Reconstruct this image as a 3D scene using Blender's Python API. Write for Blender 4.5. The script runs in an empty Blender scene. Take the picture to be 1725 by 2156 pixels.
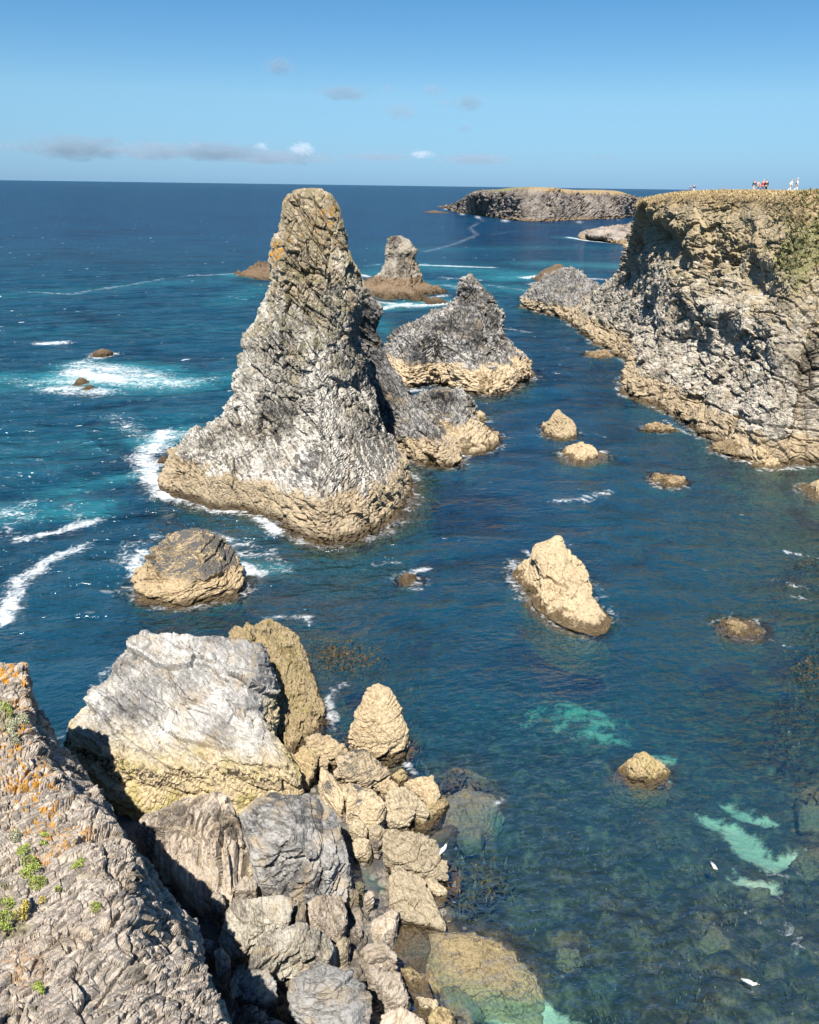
import bpy, bmesh, math, random
import numpy as np
from mathutils import Matrix, Vector

sc = bpy.context.scene
COL = sc.collection
R = math.radians

# ------------------------------------------------------------------ camera
H, F, CX, CY = 30.0, 1861.0, 862.5, 1078.0     # eye height (m), focal length and centre in survey pixels
PITCH, ROLL = R(20.28), R(0.80)
_f = np.array((0, math.cos(PITCH), -math.sin(PITCH)))
_u0 = np.array((0, math.sin(PITCH), math.cos(PITCH)))
_r0 = np.array((1.0, 0, 0))
_r = math.cos(ROLL) * _r0 + math.sin(ROLL) * _u0
_u = -math.sin(ROLL) * _r0 + math.cos(ROLL) * _u0
cam_d = bpy.data.cameras.new('camera')
cam = bpy.data.objects.new('camera', cam_d); COL.objects.link(cam)
cam_d.sensor_fit = 'HORIZONTAL'; cam_d.sensor_width = 36.0; cam_d.lens = 36.0 * F / 1725.0
cam_d.clip_start = 0.5; cam_d.clip_end = 200000.0
cam.matrix_world = Matrix(((_r[0], _u[0], -_f[0], 0), (_r[1], _u[1], -_f[1], 0), (_r[2], _u[2], -_f[2], H), (0, 0, 0, 1)))
sc.camera = cam

# ------------------------------------------------------------------ sky and sun
SUN_EL, SUN_AZ = R(54), R(13)          # azimuth: degrees to the left of straight behind the viewer
to_sun = Vector((-math.sin(SUN_AZ) * math.cos(SUN_EL), -math.cos(SUN_AZ) * math.cos(SUN_EL), math.sin(SUN_EL)))
world = bpy.data.worlds.new('World'); sc.world = world; world.use_nodes = True
wn = world.node_tree; wn.nodes.clear()
_sky = wn.nodes.new('ShaderNodeTexSky'); _sky.sky_type = 'NISHITA'; _sky.sun_disc = False
_sky.sun_elevation = SUN_EL; _sky.sun_rotation = math.atan2(to_sun.x, to_sun.y)
_sky.altitude = 30; _sky.air_density = 1.0; _sky.dust_density = 0.0; _sky.ozone_density = 2.2
_bg = wn.nodes.new('ShaderNodeBackground'); _bg.inputs[1].default_value = 0.052
_wo = wn.nodes.new('ShaderNodeOutputWorld')
# the air over the sea is bluer near the horizon than the sky model's dry-land haze: a smooth tint by elevation, the same all round
_tc = wn.nodes.new('ShaderNodeTexCoord'); _sx = wn.nodes.new('ShaderNodeSeparateXYZ'); wn.links.new(_tc.outputs['Generated'], _sx.inputs[0])
_rp = wn.nodes.new('ShaderNodeValToRGB'); wn.links.new(_sx.outputs[2], _rp.inputs[0])
for _k, (_p, _c) in enumerate([(0.0, (.255, .50, 1.07)), (.035, (.40, .66, 1.06)), (.085, (.565, .83, 1.06)), (.20, (.36, .75, 1.02)), (.6, (.42, .73, 1.0))]):
    _e = _rp.color_ramp.elements[_k] if _k < 2 else _rp.color_ramp.elements.new(_p)
    _e.position = _p; _e.color = (*_c, 1)
_tint = wn.nodes.new('ShaderNodeMix'); _tint.data_type = 'RGBA'; _tint.blend_type = 'MULTIPLY'; _tint.inputs[0].default_value = 1.0
wn.links.new(_rp.outputs[0], _tint.inputs[7]); wn.links.new(_sky.outputs[0], _tint.inputs[6]); wn.links.new(_tint.outputs[2], _bg.inputs[0]); wn.links.new(_bg.outputs[0], _wo.inputs[0])
sun_d = bpy.data.lights.new('sun', 'SUN'); sun_d.energy = 4.8; sun_d.angle = R(0.53); sun_d.color = (1.0, 0.95, 0.87)
sun = bpy.data.objects.new('sun', sun_d); COL.objects.link(sun)
sun.rotation_euler = to_sun.to_track_quat('Z', 'Y').to_euler(); sun.location = to_sun * 200
sc.view_settings.view_transform = 'Standard'; sc.view_settings.look = 'None'
sc.view_settings.exposure = 1.0; sc.view_settings.gamma = 1.0; sc.view_settings.use_curve_mapping = False
sc.render.engine = 'CYCLES'
try:
    sc.cycles.use_denoising = True
    sc.cycles.max_bounces = 6; sc.cycles.transparent_max_bounces = 12
    sc.cycles.volume_step_rate = 1.0; sc.cycles.volume_bounces = 2
    sc.cycles.sample_clamp_indirect = 6.0
    sc.cycles.caustics_reflective = False; sc.cycles.caustics_refractive = False
except Exception:
    pass

# ------------------------------------------------------------------ survey: sight line through a survey pixel
def ray(px, py):
    return _f + _r * ((px - CX) / F) + _u * (-(py - CY) / F)
def at_z(px, py, z=0.0):
    d = ray(px, py); t = (z - H) / d[2]
    return np.array((d[0] * t, d[1] * t, z))
def at_y(px, py, Y):
    d = ray(px, py); t = Y / d[1]
    return np.array((d[0] * t, Y, H + d[2] * t))
def on_plane(px, py, C, n):
    d = ray(px, py); o = np.array((0, 0, H))
    t = np.dot(np.asarray(C) - o, n) / np.dot(d, n)
    return o + d * t
def to_px(p):
    p = np.asarray(p, float) - (0, 0, H)
    w = p @ _f
    return CX + F * (p @ _r) / w, CY - F * (p @ _u) / w
def sheet(x0, y0, s):
    return lambda *pts: [(x0 + s * x, y0 + s * y) for x, y in pts]
S2 = sheet(741.5, 342.2, 0.570); S3 = sheet(285.2, 741.5, 0.430); S4 = sheet(0, 1254.9, 0.5)
S5 = sheet(570.4, 1254.9, 0.4182); S6 = sheet(1026.7, 1083.8, 0.4973); S7 = sheet(1325.6, 365, 0.2315)
S8 = sheet(513.4, 370.8, 0.2645); SB = sheet(484.9, 1597.2, 0.2811); SC = sheet(0, 1369, 0.2645)

# ------------------------------------------------------------------ noise (numpy)
def _hash(ix, iy, iz, seed):
    with np.errstate(over='ignore'):
        h = (ix.astype(np.uint32) * np.uint32(73856093)) ^ (iy.astype(np.uint32) * np.uint32(19349663)) ^ (iz.astype(np.uint32) * np.uint32(83492791)) ^ np.uint32((seed * 2654435761) & 0xffffffff)
        h ^= h >> np.uint32(13); h *= np.uint32(0x5bd1e995); h ^= h >> np.uint32(15); h *= np.uint32(0x27d4eb2d); h ^= h >> np.uint32(13)
    return h
def perlin(P, seed=0):
    P = np.asarray(P, np.float32); i = np.floor(P).astype(np.int32); f = P - i
    u = f * f * f * (f * (f * 6 - 15) + 10)
    out = 0
    for dx in (0, 1):
        wx = u[:, 0] if dx else 1 - u[:, 0]
        for dy in (0, 1):
            wy = u[:, 1] if dy else 1 - u[:, 1]
            for dz in (0, 1):
                wz = u[:, 2] if dz else 1 - u[:, 2]
                h = _hash(i[:, 0] + dx, i[:, 1] + dy, i[:, 2] + dz, seed)
                g = (((h & np.uint32(1023)).astype(np.float32) / 511.5 - 1) * (f[:, 0] - dx)
                     + (((h >> np.uint32(10)) & np.uint32(1023)).astype(np.float32) / 511.5 - 1) * (f[:, 1] - dy)
                     + (((h >> np.uint32(20)) & np.uint32(1023)).astype(np.float32) / 511.5 - 1) * (f[:, 2] - dz))
                out = out + g * wx * wy * wz
    return out * 1.2
def fbm(P, oct=4, seed=0, gain=0.5, lac=2.03, ridged=False):
    a, s, out = 1.0, 1.0, 0
    for k in range(oct):
        n = perlin(P * s + 17.3 * k, seed + k)
        if ridged: n = 1 - 2 * np.abs(n)
        out = out + a * n; a *= gain; s *= lac
    return out
def voro(P, seed=0):
    P = np.asarray(P, np.float32); i = np.floor(P).astype(np.int32); f = P - i
    n = len(P)
    b1 = np.full(n, 9.0, np.float32); b2 = np.full(n, 9.0, np.float32)
    hid = np.zeros(n, np.uint32); dl = np.zeros((n, 3), np.float32)
    for dx in (-1, 0, 1):
        for dy in (-1, 0, 1):
            for dz in (-1, 0, 1):
                h = _hash(i[:, 0] + dx, i[:, 1] + dy, i[:, 2] + dz, seed)
                d = np.stack((f[:, 0] - dx - (h & np.uint32(1023)).astype(np.float32) / 1023,
                              f[:, 1] - dy - ((h >> np.uint32(10)) & np.uint32(1023)).astype(np.float32) / 1023,
                              f[:, 2] - dz - ((h >> np.uint32(20)) & np.uint32(1023)).astype(np.float32) / 1023), 1)
                dd = (d * d).sum(1)
                m = dd < b1
                b2 = np.where(m, b1, np.minimum(b2, dd))
                b1 = np.where(m, dd, b1); hid = np.where(m, h, hid); dl = np.where(m[:, None], d, dl)
    return hid, dl, np.sqrt(b1), np.sqrt(b2)
def facet(P, seed, tilt=0.9):
    """broken-rock relief: every cell of the fractured rock is a small tilted plane with its own offset"""
    h, d, f1, f2 = voro(P, seed)
    with np.errstate(over='ignore'):
        g = h * np.uint32(2246822519); g ^= g >> np.uint32(15)
    r0 = (g & np.uint32(255)).astype(np.float32) / 255 - .5
    rv = np.stack([((g >> np.uint32(k)) & np.uint32(255)).astype(np.float32) / 255 - .5 for k in (8, 16, 24)], 1)
    return r0 + tilt * 2 * (d * rv).sum(1), f2 - f1
def sstep(a, b, x):
    t = np.clip((x - a) / (b - a), 0, 1); return t * t * (3 - 2 * t)
def strata(dip, strike):
    """rotation into the rock's own bedding frame (z = across the layers)"""
    return np.array(Matrix.Rotation(R(dip), 3, 'Y') @ Matrix.Rotation(R(-strike), 3, 'Z'), dtype=np.float32)

# ------------------------------------------------------------------ objects
def tag(o, label=None, cat=None, group=None, kind=None):
    for k, v in (('label', label), ('category', cat), ('group', group), ('kind', kind)):
        if v: o[k] = v
    return o
def link(name, me, mat=None, parent=None):
    o = bpy.data.objects.new(name, me); COL.objects.link(o)
    if mat is not None and me is not None and not me.materials: me.materials.append(mat)
    if parent is not None: o.parent = parent
    return o
def empty(name, loc, rz=0):
    o = bpy.data.objects.new(name, None); COL.objects.link(o)
    o.location = tuple(float(v) for v in loc); o.rotation_euler = (0, 0, rz); o.empty_display_size = .3
    return o
def mesh_np(name, V, Q, attrs=None, smooth=False, tris=None):
    me = bpy.data.meshes.new(name)
    V = np.ascontiguousarray(V, np.float32)
    me.vertices.add(len(V)); me.vertices.foreach_set('co', V.ravel())
    nq, nt = (0 if Q is None else len(Q)), (0 if tris is None else len(tris))
    loops = np.concatenate([a.ravel() for a in (Q, tris) if a is not None and len(a)]).astype(np.int32)
    me.loops.add(len(loops)); me.loops.foreach_set('vertex_index', loops)
    st = np.concatenate((np.arange(nq) * 4, nq * 4 + np.arange(nt) * 3)).astype(np.int32)
    me.polygons.add(nq + nt); me.polygons.foreach_set('loop_start', st)
    me.polygons.foreach_set('use_smooth', np.full(nq + nt, smooth, bool))
    for k, a in (attrs or {}).items():
        at = me.attributes.new(k, 'FLOAT', 'POINT'); at.data.foreach_set('value', np.ascontiguousarray(a, np.float32))
    me.update(calc_edges=True)
    return me
def grid_quads(nv, nu, wrap):
    j = np.arange(nv - 1)[:, None]; i = np.arange(nu if wrap else nu - 1)[None, :]; i2 = (i + 1) % nu
    return np.stack((j * nu + i, j * nu + i2, (j + 1) * nu + i2, (j + 1) * nu + i), -1).reshape(-1, 4)
def grid_normals(G, wrap, out=None):
    """unit normals of a (nv, nu, 3) sheet"""
    if wrap:
        du = np.roll(G, -1, 1) - np.roll(G, 1, 1)
    else:
        du = np.gradient(G, axis=1)
    dv = np.gradient(G, axis=0)
    N = np.cross(du, dv); l = np.linalg.norm(N, axis=2, keepdims=True); N = N / np.maximum(l, 1e-9)
    return N
def catmull(K, t):
    """Catmull-Rom through rows K (n, ...) at parameters t in [0, n-1]"""
    K = np.asarray(K, float); n = len(K)
    i = np.clip(np.floor(t).astype(int), 0, n - 2); f = t - i
    f = f.reshape((-1,) + (1,) * (K.ndim - 1))
    g = lambda k: K[np.clip(k, 0, n - 1)]
    p0, p1, p2, p3 = g(i - 1), g(i), g(i + 1), g(i + 2)
    return 0.5 * ((2 * p1) + (-p0 + p2) * f + (2 * p0 - 5 * p1 + 4 * p2 - p3) * f ** 2 + (-p0 + 3 * p1 - 3 * p2 + p3) * f ** 3)

DEPTH = {}      # what stands in the water, splatted for the sea: cell -> highest submerged rock
CELL, X0, Y0, NXC, NYC = 0.3, -130.0, 4.0, 900, 900
ROCKTOP = np.full((NXC, NYC), -99.0, np.float32)
def splat(V):
    V = V[V[:, 2] < 2.5]
    i = ((V[:, 0] - X0) / CELL).astype(int); j = ((V[:, 1] - Y0) / CELL).astype(int)
    m = (i >= 0) & (j >= 0) & (i < NXC) & (j < NYC)
    np.maximum.at(ROCKTOP, (i[m], j[m]), V[m, 2])

def rough(P, N, S, seed, amp=1.0, dip=35, strike=60, aniso=(1, 1, 2.2), big=0.5, fine=1.0, crack=1.0, holes=0.0, warp=0.16, vary=.6, fineoct=3, fiss=0.0):
    """displacement along the normal for broken schist; S = size of its largest blocks in metres"""
    B = strata(dip, strike)
    W = np.stack([fbm(P / (S * 1.1), 2, seed + 50 + k) for k in range(3)], 1) * (S * warp)
    Q = ((P + W) @ B.T * np.asarray(aniso, np.float32)).astype(np.float32)
    d = big * S * 0.45 * fbm(P / (S * 2.3), 3, seed)
    f, e = facet(Q / S, seed + 11); d = d + 0.26 * S * f - crack * 0.10 * S * (1 - sstep(0, .10, e))
    f, e = facet(Q / (S * .42), seed + 12); d = d + 0.13 * S * f - crack * 0.05 * S * (1 - sstep(0, .13, e))
    f, e = facet(Q / (S * .17), seed + 13); d = d + fine * (0.055 * S * f)
    d = d + fine * 0.03 * S * fbm((Q + .8 * W) / (S * .16), fineoct, seed + 30, gain=.6, ridged=True)
    if fiss:        # open joints along the bedding
        n = perlin((P @ B.T + .7 * W) * np.array((.10, .10, .42), np.float32) * (2.6 / S), seed + 95); d = d - fiss * (1 - sstep(0, .05, np.abs(n)))
        n = perlin((P + .5 * W) * np.array((.5, .5, .07), np.float32) * (2.6 / S), seed + 96); d = d - .7 * fiss * (1 - sstep(0, .035, np.abs(n)))
    if holes:
        h = fbm(P / (S * .55), 2, seed + 70); d = d - holes * S * .5 * sstep(.42, .75, h)
    va = sstep(-.35, .45, fbm(P / (S * 3.1), 2, seed + 90))      # quieter and busier stretches of the face
    return d * amp * (1 - vary + vary * 1.35 * va)

def finish_rock(name, V, Q, mat, S, label, cat, group=None, attrs=None, parent=None, kind=None, tris=None, base=None, smooth=False):
    splat(V)
    if base is None:
        base = np.array((V[:, 0].mean(), V[:, 1].mean(), max(V[:, 2].min(), -1.0)))
    if parent is not None:
        base = np.array(parent.location)
    me = mesh_np(name, V - base, Q, attrs, smooth=smooth, tris=tris)
    o = link(name, me, mat, parent)
    if parent is None: o.location = [float(v) for v in base]
    tag(o, label, cat, group, kind)
    return o

def unit_angle_profile(pts, c, n):
    """closed outline -> radius-like points at n equal angles round c"""
    pts = np.asarray(pts, float) - c
    a = np.arctan2(pts[:, 1], pts[:, 0]); o = np.argsort(a); a = a[o]; r = np.hypot(pts[:, 0], pts[:, 1])[o]
    a3 = np.concatenate((a - 2 * np.pi, a, a + 2 * np.pi)); r3 = np.concatenate((r, r, r))
    th = np.arange(n) / n * 2 * np.pi - np.pi
    rr = np.interp(th, a3, r3)
    k = max(1, n // 60); w = np.ones(2 * k + 1) / (2 * k + 1)
    rr = np.convolve(np.concatenate((rr[-k:], rr, rr[:k])), w, 'valid')
    return np.stack((np.cos(th) * rr, np.sin(th) * rr), 1)

def stack(name, front, rows, mat, S, seed, label, cat='rock', ytop=None, back=0.8, topdepth=0.8, nu=200, nv=150, under=4.0, group=None, parent=None,
          sq=2.6, amp=1.0, capround=0.5, lean=None, gpow=.6, cuts=0, **kw):
    """a rock rising from the sea. front: its visible waterline, left to right; rows: (py, left, right) outline above, base to top"""
    W = np.array([at_z(x, y) for x, y in front])
    xl, xr = W[:, 0].min(), W[:, 0].max(); yl = (W[0, 1] + W[-1, 1]) / 2
    cx = (xl + xr) / 2; cy = yl
    bk = []
    for p in W[1:-1][::-1]:
        yy = np.interp(p[0], sorted((W[0, 0], W[-1, 0])), (W[0, 1], W[-1, 1]) if W[0, 0] < W[-1, 0] else (W[-1, 1], W[0, 1]))
        bk.append((p[0], yy + (yy - p[1]) * back))
    foot = unit_angle_profile(np.array([(p[0], p[1]) for p in W] + bk), (cx, cy), nu)
    hx = (xr - xl) / 2; hy = max(abs(foot[:, 1].min()), 0.3)
    fn = foot / (hx, hy)
    th = np.arange(nu) / nu * 2 * np.pi - np.pi
    e = 2.0 / sq
    se = np.stack((np.sign(np.cos(th)) * np.abs(np.cos(th)) ** e, np.sign(np.sin(th)) * np.abs(np.sin(th)) ** e), 1)
    ytop = cy + (ytop or 0)
    py0 = (front[0][1] + front[-1][1]) / 2; pyt = rows[-1][0]
    K = [(-under, cx, cy, hx * 1.18, hy * 1.18, 0.0), (-under * .35, cx, cy, hx * 1.06, hy * 1.06, 0.0), (0, cx, cy, hx, hy, 0)]
    for py, pl, pr in rows:
        g = (py0 - py) / (py0 - pyt); g = min(max(g, 0), 1)
        Y = cy + (ytop - cy) * (g if lean is None else g ** lean)
        a, b = at_y(pl, py, Y), at_y(pr, py, Y)
        h2 = (b[0] - a[0]) / 2
        K.append(((a[2] + b[2]) / 2, (a[0] + b[0]) / 2, Y, h2, h2 * ((1 - g) * hy / hx + g * topdepth), g ** gpow))
    z, x, y, h2, d2, g = K[-1]
    K.append((z + capround * min(h2, d2) * .35, x, y, h2 * .62, d2 * .62, g)); K.append((z + capround * min(h2, d2) * .5, x, y, h2 * .05, d2 * .05, g))
    K = np.array(K)
    for k in range(1, len(K)):
        if K[k, 0] < K[k - 1, 0] + .02: K[k, 0] = K[k - 1, 0] + .02
    # rows spread by arc length of the profile
    seg = np.hypot(np.diff(K[:, 0]), np.diff(K[:, 3])) + .3 * np.hypot(np.diff(K[:, 1]), np.diff(K[:, 2])); cum = np.concatenate(((0,), np.cumsum(seg)))
    t = np.interp(np.linspace(0, cum[-1], nv), cum, np.arange(len(K)))
    M = catmull(K, t)
    M[:, 3:5] = np.maximum(M[:, 3:5], .02)
    shp = fn[None] * (1 - M[:, 5])[:, None, None] + se[None] * M[:, 5][:, None, None]
    G = np.empty((nv, nu, 3)); G[..., 0] = M[:, 1][:, None] + shp[..., 0] * M[:, 3][:, None]
    G[..., 1] = M[:, 2][:, None] + shp[..., 1] * M[:, 4][:, None]; G[..., 2] = M[:, 0][:, None]
    if cuts:        # faces broken off along joints
        rc = np.random.RandomState(seed * 5 + 3); C = np.array((cx, cy, .3)); L = G.reshape(-1, 3) - C; rad = min(hx, hy)
        for k in range(cuts):
            t = rc.uniform(-3.6, .45); e = rc.uniform(.15, 1.1); v = np.array((math.cos(t) * math.cos(e), math.sin(t) * math.cos(e), math.sin(e)))
            s = L @ v; h = np.percentile(s, 99.0) - rad * rc.uniform(.04, .22); L = L - v * np.maximum(s - h, 0)[:, None]
        G = (L + C).reshape(G.shape)
    N = grid_normals(G, True); N = np.where(np.isfinite(N), N, 0)
    P = G.reshape(-1, 3).astype(np.float32); Nf = N.reshape(-1, 3)
    c = P.mean(0); c2 = np.array((M[:, 1].mean(), M[:, 2].mean()))
    if ((P[:, :2] - c2) * Nf[:, :2]).sum() < 0: Nf = -Nf
    d = rough(P, Nf, S, seed, amp, **kw)
    edge = np.repeat(np.clip(np.minimum(M[:, 3], M[:, 4]) / (S * .8), .12, 1), nu)
    V = P + Nf * (d * edge)[:, None]
    q = grid_quads(nv, nu, True)
    top = len(V); V = np.vstack((V, V[-nu:].mean(0)[None]))
    tr = np.stack((np.arange(nu) + (nv - 1) * nu, (np.arange(nu) + 1) % nu + (nv - 1) * nu, np.full(nu, top)), 1)
    return finish_rock(name, V, q, mat, S, label, cat, group, parent=parent, tris=tr)

def resample(poly, n, smooth=1):
    p = np.asarray(poly, float)
    for _ in range(smooth):
        q = np.roll(p, -1, 0); p = np.stack((p * .78 + q * .22, p * .22 + q * .78), 1).reshape(-1, p.shape[1])
    d = np.linalg.norm(np.roll(p, -1, 0) - p, axis=1); c = np.concatenate(((0,), np.cumsum(d)))
    pc = np.vstack((p, p[:1])); t = np.linspace(0, c[-1], n, endpoint=False)
    return np.stack([np.interp(t, c, pc[:, k]) for k in range(p.shape[1])], 1)

def boulder(name, poly, z, n, dome, thick, mat, S, seed, label, cat='rock', ds=0.09, group=None, flare=1.06, flat=2.5, smooth=1, amp=1.0, parent=None, shrink=1.0, soft=.12, cuts=0, **kw):
    """a block whose upper face has the outline poly (survey pixels) on a plane through height z with normal n; it is thick metres deep"""
    n = np.asarray(n, float); n = n / np.linalg.norm(n)
    pp = np.asarray(poly, float); c = pp.mean(0); C = at_z(c[0], c[1], z)
    Wp = np.array([on_plane(x, y, C, n) for x, y in pp]); C = Wp.mean(0)
    per = np.linalg.norm(np.roll(Wp, -1, 0) - Wp, axis=1).sum(); rad = per / 6.28
    nu = int(np.clip(per / ds, 24, 420)); nt = int(np.clip(rad / ds, 6, 130)); ns = int(np.clip(thick / ds, 5, 90))
    O = (resample(Wp, nu, smooth) - C) * shrink
    rows = []
    for k in range(nt):
        r = .02 + .98 * (k + 0.0) / nt
        rows.append(C + O * r + n * dome * (1 - r ** flat))
    for k in range(ns + 1):
        s = k / ns
        rr = 1 + (flare - 1) * math.sin(min(s * 1.6, 1) * math.pi / 2) - .25 * max(0, s - .7)
        down = n * .35 + np.array((0, 0, .65)); down = down / np.linalg.norm(down)
        rows.append(C + O * rr - down * (thick * s))
    G = np.array(rows); nv = len(G)
    # soften the brow where the top meets the sides
    for _ in range(max(1, int(soft * rad / ds))):
        G[1:-1] = .25 * G[:-2] + .5 * G[1:-1] + .25 * G[2:]
    if cuts:        # broken along joints: flat faces struck off the block
        rc = np.random.RandomState(seed * 7 + 1); L = G.reshape(-1, 3) - C
        for k in range(cuts):
            t = rc.uniform(0, 6.283); e = rc.uniform(.05, 1.25); v = np.array((math.cos(t) * math.cos(e), math.sin(t) * math.cos(e), math.sin(e)))
            if k % 3 == 0: v = n + .38 * rc.randn(3); v /= np.linalg.norm(v)
            s = L @ v; h = np.percentile(s, 99.5) - rad * rc.uniform(.04, .20)
            over = np.maximum(s - h, 0); L = L - v * over[:, None]
        G = (L + C).reshape(G.shape)
    N = grid_normals(G, True); P = G.reshape(-1, 3).astype(np.float32); Nf = N.reshape(-1, 3)
    Nf = np.where(np.isfinite(Nf), Nf, 0)
    flip = Nf[: nu * nt // 2].mean(0) @ n < 0
    if flip: Nf = -Nf
    d = rough(P, Nf, S, seed, amp, **kw)
    V = P + Nf * d[:, None]
    q = grid_quads(nv, nu, True)
    V = np.vstack((V, V[:nu].mean(0)[None]))
    tr = np.stack(((np.arange(nu) + 1) % nu, np.arange(nu), np.full(nu, len(V) - 1)), 1)
    if flip: q, tr = q[:, ::-1], tr[:, ::-1]
    return finish_rock(name, V, q, mat, S, label, cat, group, tris=tr, parent=parent)

# ------------------------------------------------------------------ materials
class NT:
    def __init__(self, name):
        self.m = bpy.data.materials.new(name); self.m.use_nodes = True
        self.t = self.m.node_tree; self.t.nodes.clear()
        self.out = self.n('ShaderNodeOutputMaterial')
    def n(self, kind, **kw):
        x = self.t.nodes.new(kind)
        for k, v in kw.items(): setattr(x, k, v)
        return x
    def put(self, sock, v):
        if hasattr(v, 'is_output') or isinstance(v, bpy.types.NodeSocket): self.t.links.new(v, sock)
        elif isinstance(v, (tuple, list)) and len(v) == 3 and sock.type == 'RGBA': sock.default_value = (*v, 1)
        else: sock.default_value = v
    def math(self, op, a, b=None, c=None, clamp=False):
        x = self.n('ShaderNodeMath', operation=op, use_clamp=clamp); self.put(x.inputs[0], a)
        if b is not None: self.put(x.inputs[1], b)
        if c is not None: self.put(x.inputs[2], c)
        return x.outputs[0]
    def vmath(self, op, a, b=None):
        x = self.n('ShaderNodeVectorMath', operation=op); self.put(x.inputs[0], a)
        if b is not None:
            self.put(x.inputs[3] if op == 'SCALE' else x.inputs[1], b)
        return x.outputs['Value'] if op in ('DOT_PRODUCT', 'LENGTH') else x.outputs[0]
    def mix(self, f, a, b, blend='MIX'):
        x = self.n('ShaderNodeMix', data_type='RGBA', blend_type=blend); self.put(x.inputs[0], f); self.put(x.inputs[6], a); self.put(x.inputs[7], b)
        return x.outputs[2]
    def noise(self, vec, scale, detail=4, rough=.55, dist=0.0, typ='FBM'):
        x = self.n('ShaderNodeTexNoise'); x.noise_type = typ
        self.put(x.inputs['Vector'], vec); x.inputs['Scale'].default_value = scale; x.inputs['Detail'].default_value = detail
        x.inputs['Roughness'].default_value = rough; x.inputs['Distortion'].default_value = dist
        return x.outputs[0]
    def voro(self, vec, scale, feature='F1', out=0, rnd=1.0):
        x = self.n('ShaderNodeTexVoronoi', feature=feature); self.put(x.inputs['Vector'], vec); x.inputs['Scale'].default_value = scale
        x.inputs['Randomness'].default_value = rnd
        return x.outputs[out]
    def step(self, v, a, b):
        x = self.n('ShaderNodeMapRange', interpolation_type='SMOOTHSTEP'); self.put(x.inputs[0], v)
        x.inputs[1].default_value = a; x.inputs[2].default_value = b
        return x.outputs[0]
    def ramp(self, v, stops, interp='LINEAR'):
        x = self.n('ShaderNodeValToRGB'); self.put(x.inputs[0], v); r = x.color_ramp; r.interpolation = interp
        while len(r.elements) < len(stops): r.elements.new(.5)
        for e, (p, c) in zip(r.elements, stops): e.position = p; e.color = (*c, 1)
        return x.outputs[0]
    def attr(self, name):
        x = self.n('ShaderNodeAttribute', attribute_name=name); return x.outputs['Fac']
    def bump(self, h, strength, dist, normal=None):
        x = self.n('ShaderNodeBump'); x.inputs['Strength'].default_value = strength; x.inputs['Distance'].default_value = dist
        self.put(x.inputs['Height'], h)
        if normal is not None: self.put(x.inputs['Normal'], normal)
        return x.outputs[0]
    def pos(self):
        return self.n('ShaderNodeNewGeometry').outputs['Position']
    def sep(self, v):
        x = self.n('ShaderNodeSeparateXYZ'); self.put(x.inputs[0], v); return x.outputs
    def rotscale(self, v, rot, scl):
        x = self.n('ShaderNodeMapping'); self.put(x.inputs[0], v); x.inputs[2].default_value = rot
        return self.vmath('MULTIPLY', x.outputs[0], scl)
    def principled(self, color, rough=.85, normal=None, spec=.3, **kw):
        x = self.n('ShaderNodeBsdfPrincipled'); self.put(x.inputs['Base Color'], color); self.put(x.inputs['Roughness'], rough)
        x.inputs['Specular IOR Level'].default_value = spec
        if normal is not None: self.put(x.inputs['Normal'], normal)
        for k, v in kw.items(): self.put(x.inputs[k], v)
        return x.outputs[0]
    def done(self, surf):
        self.t.links.new(surf, self.out.inputs[0]); return self.m

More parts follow.
